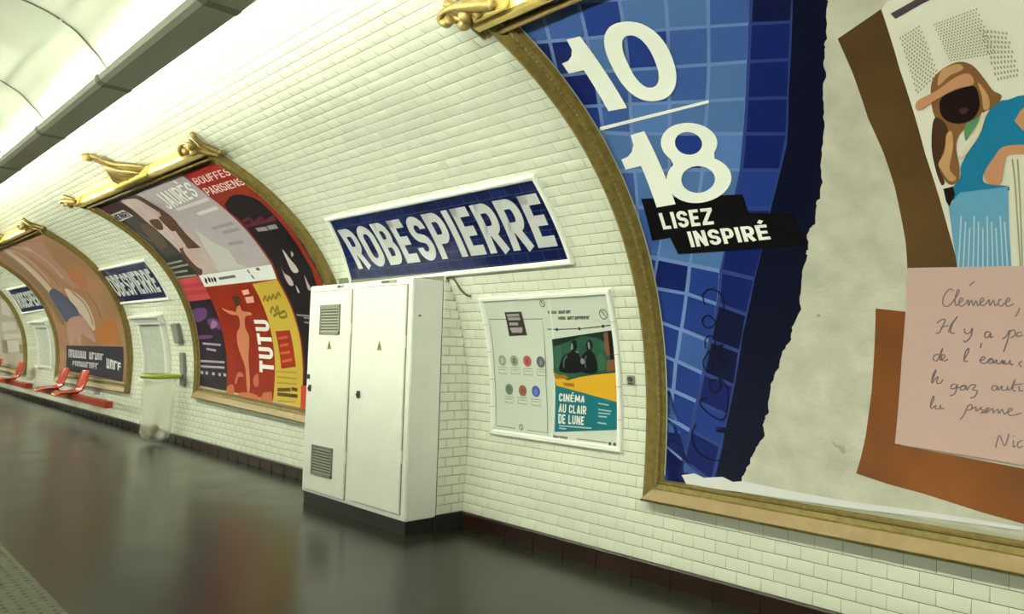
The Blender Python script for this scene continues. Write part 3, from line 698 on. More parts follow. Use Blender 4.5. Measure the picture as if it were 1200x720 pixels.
    ten = {'plain':[[(-2.603,3.281),(-2.594,3.354),(-2.548,3.357),(-2.511,3.377),(-2.479,3.415),(-2.462,3.482),(-2.381,3.472),(-2.412,2.969),(-2.533,2.979),(-2.505,3.271)],[(-2.634,2.586),(-2.629,2.656),(-2.577,2.666),(-2.537,2.69),(-2.503,2.731),(-2.487,2.797),(-2.393,2.802),(-2.406,2.313),(-2.537,2.309),(-2.523,2.59)]],'ring':[([(-2.011,3.187),(-2.005,3.229),(-2.002,3.263),(-2.002,3.294),(-2.005,3.324),(-2.011,3.351),(-2.02,3.375),(-2.031,3.397),(-2.044,3.417),(-2.06,3.433),(-2.079,3.446),(-2.1,3.457),(-2.127,3.465),(-2.156,3.469),(-2.179,3.468),(-2.201,3.463),(-2.222,3.453),(-2.242,3.44),(-2.261,3.424),(-2.278,3.403),(-2.294,3.379),(-2.308,3.351),(-2.321,3.32),(-2.332,3.285),(-2.341,3.242),(-2.349,3.197),(-2.352,3.161),(-2.353,3.128),(-2.35,3.098),(-2.345,3.07),(-2.336,3.045),(-2.325,3.023),(-2.311,3.005),(-2.295,2.99),(-2.276,2.978),(-2.254,2.969),(-2.226,2.964),(-2.197,2.962),(-2.172,2.965),(-2.15,2.972),(-2.128,2.982),(-2.108,2.996),(-2.089,3.013),(-2.072,3.033),(-2.057,3.057),(-2.043,3.083),(-2.031,3.113),(-2.021,3.146)],[[(-2.104,3.202),(-2.099,3.23),(-2.096,3.253),(-2.095,3.274),(-2.095,3.293),(-2.097,3.311),(-2.099,3.326),(-2.103,3.34),(-2.109,3.352),(-2.115,3.362),(-2.123,3.37),(-2.132,3.376),(-2.144,3.379),(-2.157,3.381),(-2.167,3.379),(-2.178,3.374),(-2.187,3.368),(-2.197,3.358),(-2.206,3.346),(-2.214,3.332),(-2.223,3.316),(-2.23,3.298),(-2.237,3.278),(-2.243,3.255),(-2.249,3.226),(-2.254,3.198),(-2.257,3.174),(-2.259,3.153),(-2.259,3.133),(-2.257,3.116),(-2.255,3.1),(-2.25,3.086),(-2.245,3.074),(-2.238,3.064),(-2.231,3.057),(-2.221,3.052),(-2.209,3.049),(-2.196,3.049),(-2.185,3.051),(-2.175,3.056),(-2.165,3.063),(-2.155,3.073),(-2.146,3.084),(-2.138,3.098),(-2.13,3.114),(-2.122,3.132),(-2.116,3.152),(-2.11,3.175)]]),([(-2.32,2.558),(-2.346,2.542),(-2.368,2.523),(-2.386,2.501),(-2.4,2.478),(-2.409,2.454),(-2.412,2.429),(-2.411,2.405),(-2.404,2.382),(-2.391,2.361),(-2.374,2.342),(-2.352,2.326),(-2.327,2.314),(-2.298,2.305),(-2.266,2.3),(-2.234,2.299),(-2.2,2.302),(-2.167,2.308),(-2.135,2.318),(-2.105,2.331),(-2.079,2.346),(-2.056,2.364),(-2.037,2.384),(-2.023,2.405),(-2.014,2.427),(-2.011,2.45),(-2.012,2.472),(-2.019,2.494),(-2.031,2.514),(-2.047,2.533),(-2.068,2.55),(-2.056,2.586),(-2.04,2.601),(-2.027,2.617),(-2.018,2.634),(-2.012,2.651),(-2.01,2.669),(-2.011,2.688),(-2.016,2.706),(-2.025,2.723),(-2.036,2.739),(-2.051,2.754),(-2.068,2.767),(-2.088,2.778),(-2.109,2.787),(-2.132,2.793),(-2.156,2.796),(-2.18,2.797),(-2.204,2.795),(-2.228,2.79),(-2.25,2.783),(-2.271,2.772),(-2.29,2.759),(-2.307,2.744),(-2.321,2.728),(-2.331,2.71),(-2.339,2.69),(-2.342,2.671),(-2.342,2.651),(-2.338,2.632),(-2.331,2.614),(-2.32,2.597)],[[(-2.097,2.665),(-2.097,2.68),(-2.1,2.695),(-2.108,2.709),(-2.118,2.721),(-2.132,2.731),(-2.148,2.737),(-2.165,2.74),(-2.182,2.74),(-2.2,2.736),(-2.216,2.729),(-2.23,2.718),(-2.242,2.705),(-2.25,2.69),(-2.255,2.674),(-2.255,2.658),(-2.252,2.643),(-2.245,2.629),(-2.234,2.617),(-2.22,2.608),(-2.204,2.602),(-2.187,2.599),(-2.169,2.6),(-2.151,2.604),(-2.135,2.612),(-2.121,2.622),(-2.109,2.635),(-2.101,2.649)],[(-2.107,2.442),(-2.107,2.46),(-2.112,2.477),(-2.123,2.493),(-2.137,2.506),(-2.155,2.516),(-2.176,2.523),(-2.198,2.525),(-2.221,2.524),(-2.244,2.518),(-2.265,2.509),(-2.284,2.496),(-2.298,2.48),(-2.309,2.463),(-2.315,2.444),(-2.315,2.425),(-2.311,2.408),(-2.301,2.392),(-2.286,2.379),(-2.268,2.369),(-2.247,2.363),(-2.224,2.361),(-2.2,2.363),(-2.177,2.37),(-2.156,2.38),(-2.137,2.392),(-2.122,2.408),(-2.112,2.425)]])]}
    for p in ten['plain']: flat(bm, p, o+.0072)
    for a, h in ten['ring']: flat(bm, a, o+.0072, h)
    bend(bm); obj('white_numerals', bm, wh, t)
    sheet('fraction_bar', [(-2.652,2.894),(-1.957,2.891),(-1.962,2.874),(-2.66,2.871)], o+.006, wh, t)
    sheet('caption_box', [(-2.62,2.38),(-1.988,2.313),(-1.986,2.198),(-1.746,2.167),(-1.718,1.978),(-2.495,1.993),(-2.518,2.102),(-2.65,2.096)], o+.0062, INK, t)
    block('caption_lettering', 'LISEZ', [(-2.545,2.162),(-2.207,2.158),(-2.192,2.261),(-2.541,2.27)], o+.0075, wh, t, .56, .19, .1)
    block('caption_lettering', 'INSPIRÉ', [(-2.394,2.03),(-1.896,2.034),(-1.902,2.122),(-2.394,2.131)], o+.0075, wh, t, .56, .19, .1)
    gr = pc('graffiti_ink', 8, 10, 34, .6)
    g = strokes('graffiti', [[(-2.392,1.665),(-2.39,1.727),(-2.335,1.761),(-2.276,1.732),(-2.263,1.67),(-2.289,1.609),(-2.358,1.531),(-2.407,1.522),(-2.425,1.567),(-2.385,1.597),(-2.343,1.566),(-2.316,1.495),(-2.28,1.483),(-2.207,1.547)], [(-2.426,1.389),(-2.425,1.442),(-2.386,1.472),(-2.355,1.443),(-2.377,1.39),(-2.414,1.371)], [(-2.408,1.371),(-2.454,1.308),(-2.44,1.255),(-2.39,1.266),(-2.392,1.345)], [(-2.367,1.197),(-2.416,1.186),(-2.42,1.133),(-2.382,1.118),(-2.345,1.163),(-2.357,1.206),(-2.308,1.157),(-2.306,1.054),(-2.332,0.966),(-2.39,0.961),(-2.485,1.023),(-2.487,1.067),(-2.433,1.08)], [(-2.529,0.914),(-2.56,0.84),(-2.53,0.755),(-2.431,0.706),(-2.307,0.71)], [(-2.391,0.9),(-2.268,0.912),(-2.392,0.883),(-2.278,0.886)]], .008, o+.0078, gr, t)
    strokes('graffiti', [[(-2.38,1.395),(-2.302,1.413),(-2.375,1.372),(-2.286,1.365),(-2.379,1.342),(-2.283,1.322),(-2.379,1.307),(-2.294,1.287),(-2.379,1.267),(-2.316,1.252)]], .010, o+.0078, gr, t, 3)
    # torn plaster details
    pl2 = pc('plaster_pale', 205, 205, 172); pl3 = pc('plaster_shade', 150, 148, 118)
    sheet('pale_torn_strip', [(-2.629,0.583),(-2.538,0.606),(-2.472,0.589),(-2.345,0.612),(-2.277,0.592),(-2.212,0.606),(-1.912,0.593),(-1.597,0.588),(-1.339,0.596),(-1.075,0.601),(-0.837,0.598),(-0.837,0.583),(-1.185,0.573),(-1.588,0.554),(-1.912,0.546),(-2.221,0.54),(-2.447,0.531),(-2.591,0.53)], o+.009, pc('torn_paper', 205, 208, 185), t, clip=clip)
    sheets('plaster_cracks', [[(-1.699,0.899),(-1.673,0.88),(-1.631,0.872),(-1.621,0.843),(-1.64,0.83),(-1.657,0.856),(-1.688,0.874)], [(-1.724,1.595),(-1.704,1.588),(-1.712,1.575),(-1.731,1.58)]], o+.006, pl3, t)
    # cardboard strip, photograph, note
    br = M('print_brown_card', C(78, 56, 22, .8), .5, noise=.25, nscale=3); br2 = M('print_rust_card', C(112, 62, 16, .8), .5, noise=.25, nscale=3)
    sheet('brown_card_print', [(-1.277,3.028),(-1.08,3.107),(-1.09,2.808),(-1.084,2.379),(-1.053,2),(-1.029,1.797),(-1.253,1.811),(-1.241,1.95),(-1.24,2.1),(-1.24,2.241),(-1.251,2.42),(-1.273,2.604),(-1.272,2.842)], o+.006, br, t)
    sheet('rust_card_print', [(-1.424,1.618),(-1.256,1.593),(-1.352,0.911),(-0.817,0.862),(-0.723,0.837),(-0.726,0.581),(-0.837,0.613),(-1.004,0.637),(-1.245,0.683),(-1.419,0.707),(-1.571,0.739),(-1.545,0.831),(-1.521,0.936),(-1.482,1.172),(-1.457,1.362)], o+.006, br2, t)
    ph = sheet('photo_print', [(-1.077,3.106),(-1.049,3.133),(-0.893,3.15),(-0.522,3.086),(-0.678,1.79),(-1.034,1.81),(-1.053,2),(-1.084,2.379),(-1.09,2.808)], o+.007, pc('cream', 208, 208, 172), t, clip=clip)
    sheet('window_strip', [(-1.053,3.076),(-0.945,3.108),(-0.913,3.119),(-0.909,3.085),(-0.941,3.078),(-1.043,3.046)], o+.0085, pc('dusk', 70, 58, 60), ph)
    lat = pc('lattice', 140, 140, 108)
    for quad, n1, n2 in (([(-1.054,2.957),(-0.966,2.99),(-0.952,2.748),(-1.059,2.666)], 8, 18), ([(-0.926,2.976),(-0.767,2.996),(-0.747,2.774),(-0.908,2.789)], 16, 16), ([(-0.785,2.907),(-0.695,2.859),(-0.686,2.653),(-0.769,2.65)], 8, 10)):
        bm = bmesh.new()
        for i in range(n1):
            for j in range(n2):
                a0 = (i+.15+.4*(j % 2))/n1; a1 = a0+.5/n1; b0 = (j+.1)/n2; b1 = b0+.55/n2
                if a1 < 1: flat(bm, [bil(quad, a0, b0), bil(quad, a1, b0), bil(quad, a1, b1), bil(quad, a0, b1)], o+.0085)
        bend(bm); obj('woven_chair_back', bm, lat, ph)
    skin = pc('skin', 178, 130, 86); hair = pc('hair', 116, 82, 42); hairl = pc('hair_light', 176, 138, 84); dark = pc('face_shadow', 24, 14, 12)
    teal = pc('teal_dress', 26, 108, 128); tealp = pc('pleated_skirt', 92, 146, 158); tealq = pc('pleat_light', 160, 186, 176)
    sheet('hair', sm([(-0.981,2.731),(-0.929,2.771),(-0.873,2.781),(-0.833,2.75),(-0.806,2.68),(-0.787,2.621),(-0.762,2.588),(-0.794,2.546),(-0.831,2.532),(-0.854,2.506),(-0.901,2.478),(-0.938,2.446),(-0.961,2.386),(-0.964,2.29),(-0.98,2.228),(-1.015,2.218),(-1.039,2.271),(-1.044,2.321),(-1.048,2.371),(-1.051,2.421),(-1.008,2.478),(-1.014,2.577),(-1.006,2.657)]), o+.0095, hair, ph)
    sheets('hair_highlight', [sm([(-0.986,2.457),(-0.963,2.468),(-0.973,2.389),(-1.002,2.297),(-0.984,2.245),(-1.012,2.234),(-1.035,2.295),(-1.04,2.328),(-1.007,2.379)]), sm([(-0.944,2.76),(-0.881,2.774),(-0.869,2.745),(-0.92,2.729),(-0.97,2.695)]), sm([(-0.83,2.672),(-0.807,2.604),(-0.811,2.55),(-0.832,2.545),(-0.828,2.609)])], o+.0105, hairl, ph)
    sheet('shadowed_face', sm([(-0.967,2.638),(-0.898,2.659),(-0.85,2.662),(-0.838,2.627),(-0.845,2.559),(-0.877,2.512),(-0.928,2.5),(-0.973,2.526),(-0.987,2.578)]), o+.011, dark, ph)
    sheet('mouth', sm([(-0.915,2.565),(-0.894,2.57),(-0.885,2.555),(-0.904,2.54),(-0.915,2.549)]), o+.012, pc('lips', 74, 42, 34), ph)
    sheet('teal_dress', sm([(-0.824,2.522),(-0.777,2.565),(-0.745,2.567),(-0.679,2.558),(-0.684,2.361),(-0.787,2.359),(-0.836,2.311),(-0.878,2.251),(-0.88,2.203),(-0.8,2.176),(-0.806,2.154),(-0.913,2.163),(-1.031,2.138),(-1.018,2.186),(-0.971,2.243),(-0.955,2.305),(-0.913,2.369),(-0.866,2.43)]), o+.0095, teal, ph)
    sheet('pleated_skirt', [(-1.035,2.113),(-0.981,2.174),(-0.886,2.178),(-0.801,2.175),(-0.82,1.969),(-0.829,1.78),(-1.038,1.793),(-1.041,1.943)], o+.0095, tealp, ph)
    strokes('skirt_pleats', [[(-0.992,2.06),(-1.038,1.793)], [(-0.979,2.029),(-1.018,1.792)], [(-0.966,1.999),(-0.998,1.79)], [(-0.942,2.054),(-0.978,1.789)], [(-0.929,2.024),(-0.959,1.788)], [(-0.916,1.993),(-0.939,1.787)], [(-0.893,2.048),(-0.92,1.785)], [(-0.88,2.018),(-0.9,1.784)], [(-0.867,1.988),(-0.881,1.783)], [(-0.845,2.042),(-0.862,1.782)], [(-0.832,2.012),(-0.844,1.781)]], .006, o+.0105, tealq, ph, 0)
    sheet('hair_shadow', sm([(-1.016,2.545),(-0.981,2.517),(-0.978,2.455),(-1.01,2.388),(-1.041,2.304),(-1.031,2.237),(-1.047,2.223),(-1.057,2.307),(-1.051,2.421)]), o+.0100, pc('hair_dark', 62, 40, 24), ph)
    sheet('arm', sm([(-1.06,2.645),(-0.981,2.674),(-0.904,2.716),(-0.858,2.723),(-0.842,2.697),(-0.85,2.666),(-0.903,2.664),(-0.968,2.643),(-1.065,2.6)]), o+.0125, skin, ph)
    sheet('hand', sm([(-0.875,2.256),(-0.829,2.321),(-0.79,2.361),(-0.708,2.351),(-0.713,2.313),(-0.779,2.316),(-0.802,2.269),(-0.819,2.202),(-0.835,2.186),(-0.859,2.196),(-0.876,2.212)]), o+.0115, skin, ph)
    sheet('upper_arm', [(-0.737,2.469),(-0.711,2.509),(-0.677,2.539),(-0.696,2.394),(-0.718,2.426)], o+.0115, skin, ph)
    sheet('necklace', sm([(-0.841,2.531),(-0.832,2.517),(-0.853,2.459),(-0.897,2.39),(-0.939,2.344),(-0.961,2.345),(-0.927,2.383),(-0.881,2.45),(-0.86,2.489)]), o+.0115, pc('necklace', 205, 198, 150), ph)
    sheet('green_collar', sm([(-0.909,2.488),(-0.871,2.507),(-0.85,2.521),(-0.862,2.489),(-0.9,2.438),(-0.921,2.417)]), o+.0112, pc('collar', 82, 130, 80), ph)
    sheet('dark_bracelet', [(-1.042,2.202),(-1.003,2.208),(-1,2.167),(-1.032,2.112),(-1.041,2.14)], o+.0115, dark, ph)
    sheet('chair_arm', [(-0.787,2.312),(-0.769,2.32),(-0.707,2.314),(-0.764,1.776),(-0.802,1.778),(-0.806,1.89),(-0.803,2.014),(-0.793,2.198)], o+.0112, pc('wicker', 206, 204, 164), ph)
    strokes('chair_arm_weave', [[(-0.768,2.299),(-0.772,2.195),(-0.784,2.011),(-0.795,1.796)], [(-0.75,2.295),(-0.758,2.193),(-0.772,2.01),(-0.788,1.796)]], .006, o+.0122, lat, ph)
    nt_ = sheet('note_print', [(-1.248,1.824),(-0.677,1.798),(-0.723,0.855),(-0.833,0.879),(-1.376,0.917),(-1.323,1.356)], o+.0135, M('print_pink_note', C(205, 176, 150, .62), .55, spec=.22), t)
    pencil = pc('pencil', 112, 100, 90)
    st = [[(-1.064,1.698),(-1.079,1.708),(-1.104,1.681),(-1.116,1.642),(-1.104,1.622),(-1.081,1.635),(-1.043,1.691),(-1.048,1.702),(-1.062,1.66),(-1.062,1.625),(-1.048,1.638),(-1.031,1.652),(-1.035,1.663),(-1.047,1.647),(-1.044,1.621),(-1.022,1.633),(-1.009,1.654),(-1.01,1.624),(-0.996,1.651),(-0.991,1.623),(-0.978,1.648),(-0.973,1.623),(-0.962,1.635),(-0.947,1.65),(-0.953,1.66),(-0.963,1.64),(-0.956,1.622),(-0.938,1.633),(-0.926,1.651),(-0.925,1.622),(-0.909,1.648),(-0.905,1.621),(-0.892,1.633)],
[(-0.876,1.647),(-0.885,1.65),(-0.892,1.629),(-0.881,1.618),(-0.867,1.632),(-0.846,1.646),(-0.852,1.656),(-0.863,1.637),(-0.858,1.616),(-0.832,1.628)],
[(-0.998,1.721),(-0.975,1.741)],
[(-0.812,1.609),(-0.821,1.585),(-0.832,1.567)],
[(-1.151,1.539),(-1.127,1.558),(-1.113,1.554),(-1.126,1.526),(-1.144,1.493),(-1.159,1.489)],
[(-1.136,1.519),(-1.102,1.528)],
[(-1.105,1.493),(-1.09,1.532),(-1.066,1.564),(-1.063,1.57),(-1.085,1.532),(-1.096,1.493),(-1.077,1.49)],
[(-1.037,1.512),(-1.034,1.49),(-1.018,1.49),(-1.003,1.515),(-1.013,1.474),(-1.037,1.446),(-1.044,1.455)],
[(-0.933,1.493),(-0.949,1.497),(-0.957,1.475),(-0.945,1.469),(-0.931,1.49),(-0.935,1.469),(-0.922,1.475)],
[(-0.889,1.463),(-0.873,1.475),(-0.856,1.506),(-0.87,1.451),(-0.888,1.401)],
[(-0.862,1.493),(-0.841,1.506),(-0.838,1.481),(-0.856,1.469)],
[(-0.812,1.493),(-0.827,1.493),(-0.831,1.475),(-0.808,1.481)],
[(-1.152,1.383),(-1.172,1.38),(-1.18,1.359),(-1.162,1.354),(-1.135,1.416),(-1.151,1.355),(-1.127,1.373),(-1.135,1.383),(-1.145,1.364),(-1.132,1.351),(-1.116,1.361)],
[(-1.048,1.36),(-1.029,1.398),(-1.025,1.417),(-1.04,1.398),(-1.049,1.354),(-1.032,1.354)],
[(-0.978,1.418),(-0.972,1.443)],
[(-0.982,1.356),(-0.962,1.369),(-0.97,1.377),(-0.984,1.355),(-0.969,1.343),(-0.953,1.353),(-0.933,1.369),(-0.947,1.365),(-0.951,1.348),(-0.937,1.348),(-0.929,1.366),(-0.93,1.345),(-0.916,1.364),(-0.917,1.345),(-0.901,1.349),(-0.895,1.364),(-0.894,1.343),(-0.885,1.362),(-0.885,1.344),(-0.869,1.35),(-0.865,1.363),(-0.863,1.341),(-0.853,1.347)],
[(-0.818,1.36),(-0.831,1.348),(-0.822,1.332)],
[(-1.195,1.245),(-1.175,1.291),(-1.172,1.305),(-1.187,1.278),(-1.194,1.239),(-1.183,1.252),(-1.165,1.272),(-1.172,1.24),(-1.153,1.243),(-1.145,1.26)],
[(-1.088,1.238),(-1.105,1.237),(-1.111,1.217),(-1.095,1.218),(-1.083,1.238),(-1.096,1.193),(-1.119,1.179)],
[(-1.095,1.218),(-1.05,1.233),(-1.066,1.232),(-1.072,1.213),(-1.056,1.214),(-1.047,1.234),(-1.045,1.212),(-1.028,1.237),(-1.006,1.238),(-1.022,1.216),(-1.002,1.211),(-1.014,1.183),(-1.034,1.174)],
[(-0.922,1.24),(-0.938,1.237),(-0.943,1.221),(-0.929,1.219),(-0.919,1.238),(-0.918,1.218),(-0.902,1.241),(-0.903,1.22),(-0.885,1.224),(-0.88,1.24),(-0.879,1.221),(-0.867,1.231),(-0.85,1.274),(-0.862,1.225),(-0.849,1.22)],
[(-0.864,1.246),(-0.821,1.255)],
[(-0.836,1.242),(-0.835,1.221),(-0.822,1.224)],
[(-1.207,1.114),(-1.188,1.161),(-1.191,1.174),(-1.204,1.134),(-1.201,1.111),(-1.181,1.129),(-1.184,1.112),(-1.167,1.114),(-1.16,1.131),(-1.159,1.112),(-1.144,1.119)],
[(-1.043,1.139),(-1.061,1.094),(-1.079,1.067)],
[(-1.047,1.133),(-1.029,1.144),(-1.03,1.121),(-1.048,1.114)],
[(-1.03,1.121),(-1.011,1.133),(-1.011,1.113),(-0.987,1.135),(-0.993,1.124),(-0.98,1.119),(-0.991,1.106),(-0.973,1.113),(-0.958,1.133),(-0.972,1.126),(-0.973,1.107),(-0.943,1.131),(-0.943,1.11),(-0.922,1.13),(-0.921,1.108),(-0.906,1.131),(-0.9,1.109),(-0.887,1.118),(-0.866,1.132),(-0.876,1.138),(-0.885,1.12),(-0.874,1.103),(-0.831,1.119)],
[(-0.938,0.948),(-0.921,1.008),(-0.902,0.959),(-0.883,1.018)],
[(-0.867,0.989),(-0.868,0.959),(-0.858,0.966)],
[(-0.865,1.011),(-0.863,1.008)],
[(-0.833,0.993),(-0.851,0.979),(-0.848,0.958),(-0.831,0.967)]]
    for a, b in ((0, 4), (4, 12), (12, 17), (17, 23), (23, 27), (27, 31)): strokes('handwriting', st[a:b], .0055, o+.015, pencil, nt_, 4)
big_poster()

# ------------------------------------------------------------------ station name signs
def sign_material():
    m = M('deep_blue_sign_tile', C(22, 34, 98, .8), .2)
    nt = m.node_tree; b = nt.nodes['Principled BSDF']
    uv = nt.nodes.new('ShaderNodeTexCoord'); bk = nt.nodes.new('ShaderNodeTexBrick')
    bk.inputs['Scale'].default_value = 1; bk.inputs['Brick Width'].default_value = .15; bk.inputs['Row Height'].default_value = .075
    bk.inputs['Mortar Size'].default_value = .002; bk.inputs['Mortar Smooth'].default_value = .2
    bk.inputs['Color1'].default_value = (*C(12, 20, 56, .7), 1); bk.inputs['Color2'].default_value = (*C(22, 34, 80, .7), 1); bk.inputs['Mortar'].default_value = (*C(62, 78, 100, .7), 1)
    nt.links.new(uv.outputs['UV'], bk.inputs['Vector']); nt.links.new(bk.outputs['Color'], b.inputs['Base Color'])
    return m
SIGNB = sign_material()
LETW = M('sign_letter_enamel', C(205, 210, 186, .72), .35)
def name_sign(q, tq, label):
    t = thing('station_name_sign', pt((q[0][0]+q[1][0])/2, q[0][1]), label, 'sign', 'station name signs between the gilded frames')
    i = inset(q, .038)
    sheet('blue_tile_panel', i, .014, SIGNB, t, thick=.012)
    bm = bmesh.new()
    sec = [(0, 0), (0, .026), (.010, .032), (.028, .028), (.040, .015)]
    for A, B, na, nb in ((q[0], q[1], (1, 1), (-1, 1)), (q[1], q[2], (-1, 1), (-1, -1)), (q[2], q[3], (-1, -1), (1, -1)), (q[3], q[0], (1, -1), (1, 1))):
        a = [bm.verts.new((A[0]+na[0]*w, A[1]+na[1]*w, o)) for w, o in sec]; b = [bm.verts.new((B[0]+nb[0]*w, B[1]+nb[1]*w, o)) for w, o in sec]
        for k in range(len(sec)-1): bm.faces.new((a[k], b[k], b[k+1], a[k+1]))
    bend(bm); obj('white_border', bm, TRIMW, t)
    block('white_lettering', 'ROBESPIERRE', tq, .0165, LETW, t, .6, .2, .09)
S1 = [(-6.178,1.958),(-3.346,1.978),(-3.347,2.663),(-5.979,2.67)]
name_sign(S1, [(-5.93,2.115),(-3.419,2.123),(-3.405,2.531),(-5.922,2.529)], 'nearest blue tiled station name sign, above the cream cabinet')
S2 = [(-13.43,1.958),(-10.96,1.968),(-10.892,2.632),(-13.505,2.625)]
def innerq(q, a=.06, b0=.2, b1=.78): return [bil(q, a, b0), bil(q, 1-a, b0), bil(q, 1-a, b1), bil(q, a, b1)]
name_sign(S2, innerq(S2), 'smaller looking blue name sign above the transparent rubbish bag')
S3 = [(-20.597,1.92),(-17.588,1.98),(-17.633,2.603),(-20.4,2.592)]
name_sign(S3, innerq(S3), 'farthest station name sign, between the two leftmost posters')

# ------------------------------------------------------------------ theatre posters in the second frame
def paper(name, poly, mat, label, group='theatre posters in the crested frame', o=.034):
    cx = sum(p[0] for p in poly)/len(poly); s0 = min(p[1] for p in poly)
    t = thing(name, pt(cx, s0, o), label, 'poster', group)
    sheet('paper', poly, o, mat, t, thick=.003)
    return t
O = .034
def theatre_posters():
    # back board
    # --- dark poster, upper left
    L = [(-10.28,3.622),(-9.318,3.581),(-9.365,3.398),(-9.474,3.177),(-9.507,2.913),(-9.505,2.601),(-9.503,2.278),(-10.376,2.266),(-10.242,2.535),(-10.297,2.687),(-10.39,2.966),(-10.267,3.394)]
    t = paper('theatre_poster', L, pc('charcoal', 62, 58, 50, noise=.25, nscale=6), 'dark grey poster with a white title block at the upper left of the crested frame')
    sheet('maroon_top_print', [(-10.24,3.612),(-9.388,3.579),(-9.436,3.395),(-10.103,3.252),(-10.245,3.39)], O+.002, pc('plum', 60, 30, 40), t)
    sheet('title_block', [(-10.142,3.44),(-9.584,3.447),(-9.586,3.317),(-10.188,3.298)], O+.003, pc('offwhite', 205, 212, 190), t)
    block('title_lettering', 'HENRI', [(-10.21,3.328),(-9.638,3.322),(-9.59,3.423),(-10.107,3.425)], O+.0045, INK, t, .6, .2, .1)
    strokes('fine_lettering', [[(-10.134,3.243),(-10.251,2.951)], [(-10.193,3.154),(-10.163,3.113),(-10.188,2.92)], [(-10.087,3.089),(-10.02,2.877)], [(-10.15,3.029),(-10.141,2.763)]], .02, O+.003, pc('grey_line', 140, 132, 118), t)
    sheet('brown_print', [(-9.659,3.185),(-9.521,3.139),(-9.532,2.942),(-9.655,2.77),(-9.998,2.726),(-9.982,2.894),(-9.882,3.082)], O+.002, pc('umber', 92, 78, 62), t)
    sheet('green_print', [(-10.182,2.606),(-9.573,2.607),(-9.522,2.298),(-10.335,2.289),(-10.294,2.436)], O+.002, pc('dark_green', 40, 46, 34), t)
    strokes('fine_lettering', [[(-10.255,2.508),(-9.649,2.519)], [(-10.288,2.44),(-9.562,2.452)], [(-10.192,2.367),(-9.715,2.368)], [(-10.288,2.292),(-9.538,2.287)]], .028, O+.003, pc('pale_line', 140, 145, 122), t)
    # --- grey poster with portrait
    J = [(-9.318,3.581),(-7.374,3.599),(-7.461,3.214),(-7.471,2.934),(-7.475,2.703),(-7.484,2.498),(-7.478,2.289),(-9.477,2.277),(-9.505,2.601),(-9.507,2.913),(-9.474,3.177),(-9.365,3.398)]
    t = paper('theatre_poster', J, pc('warm_grey', 172, 164, 152, noise=.06, nscale=5), 'light grey poster with a sepia portrait in the middle of the crested frame')
    ph = sheet('portrait_print', [(-9.299,3.567),(-8.906,3.517),(-8.803,3.399),(-8.934,3.196),(-8.978,3.048),(-8.938,2.967),(-8.784,2.888),(-8.754,2.746),(-8.768,2.531),(-8.815,2.307),(-9.461,2.288),(-9.505,2.601),(-9.507,2.913),(-9.474,3.177),(-9.365,3.398)], O+.002, pc('sepia', 186, 168, 150, noise=.08, nscale=8), t)
    sheets('dark_hair', [sm([(-9.152,3.576),(-8.765,3.582),(-8.72,3.402),(-8.726,3.157),(-8.814,3.152),(-8.877,3.342),(-8.889,3.525)]), sm([(-9.029,3.19),(-8.744,3.15),(-8.844,2.989),(-9.122,2.948),(-9.128,3.032)]), sm([(-9.37,3.182),(-9.105,3.159),(-9.288,3.014),(-9.468,3.041)]), sm([(-8.887,3.235),(-8.715,3.181),(-8.798,3.048),(-8.87,2.819),(-8.829,2.645),(-8.769,2.531),(-8.822,2.328),(-8.95,2.338),(-9.086,2.489),(-9.196,2.665),(-9.203,2.743),(-9.218,2.611),(-9.269,2.343),(-9.463,2.286),(-9.545,2.51),(-9.452,2.673),(-9.326,2.698),(-9.199,2.684),(-9.108,2.849),(-9.018,2.999)])], O+.0035, pc('sepia_dark', 88, 62, 46), ph)
    sheet('ear', circle(*[(-9.253,2.532)][0], .14, .17), O+.005, pc('sepia_light', 190, 165, 142), ph)
    sheet('pale_print', [(-8.55,2.891),(-8.437,2.692),(-8.213,2.546),(-8.232,2.35),(-8.051,2.297),(-8.832,2.295),(-8.795,2.446),(-8.742,2.654)], O+.002, pc('pale_grey', 190, 188, 165), t)
    strokes('fine_lettering', [[(-8.151,2.854),(-7.584,2.862)], [(-8.009,2.772),(-7.581,2.776)], [(-8.102,2.619),(-7.721,2.611)]], .04, O+.003, pc('grey_mark', 150, 142, 134), t)
    block('title_lettering', 'JAURÈS', [(-8.544,3.24),(-7.596,3.292),(-7.438,3.497),(-8.455,3.489)], O+.004, pc('title_white', 226, 230, 208, .82), t, .5, .15, .08)
    strokes('subtitle', [[(-8.423,3.209),(-7.529,3.221)], [(-8.099,3.078),(-7.556,3.09)]], .045, O+.003, pc('subtitle_pale', 205, 205, 180), t)
    # --- red and black poster on the right
    B = [(-7.331,3.605),(-6.447,3.597),(-6.491,3.383),(-6.552,3.159),(-6.564,2.985),(-6.575,2.806),(-6.631,2.557),(-6.655,2.355),(-6.65,2.187),(-6.642,2.014),(-6.94,1.574),(-7.142,1.109),(-7.25,0.607),(-7.502,0.615),(-7.461,1.069),(-7.445,1.427),(-7.475,1.774),(-7.53,2.123),(-7.478,2.289),(-7.484,2.498),(-7.475,2.703),(-7.471,2.934),(-7.461,3.214)]
    t = paper('theatre_poster', B, pc('brick_red', 165, 54, 32, .5), 'tall red and black poster down the right side of the crested frame')
    sheet('red_heading', [(-7.318,3.601),(-6.461,3.595),(-6.504,3.413),(-6.547,3.27),(-6.672,3.242),(-7.468,3.229),(-7.42,3.41)], O+.002, pc('crimson', 172, 40, 34, .55), t)
    block('title_lettering', 'BOUFFES', [(-7.382,3.416),(-6.621,3.394),(-6.546,3.485),(-7.306,3.512)], O+.004, pc('pinkish_white', 236, 205, 180, .82), t, .55, .14, .1)
    block('title_lettering', 'PARISIENS', [(-7.439,3.254),(-6.602,3.247),(-6.558,3.339),(-7.38,3.36)], O+.004, pc('pinkish_white', 236, 205, 180), t, .55, .14, .1)
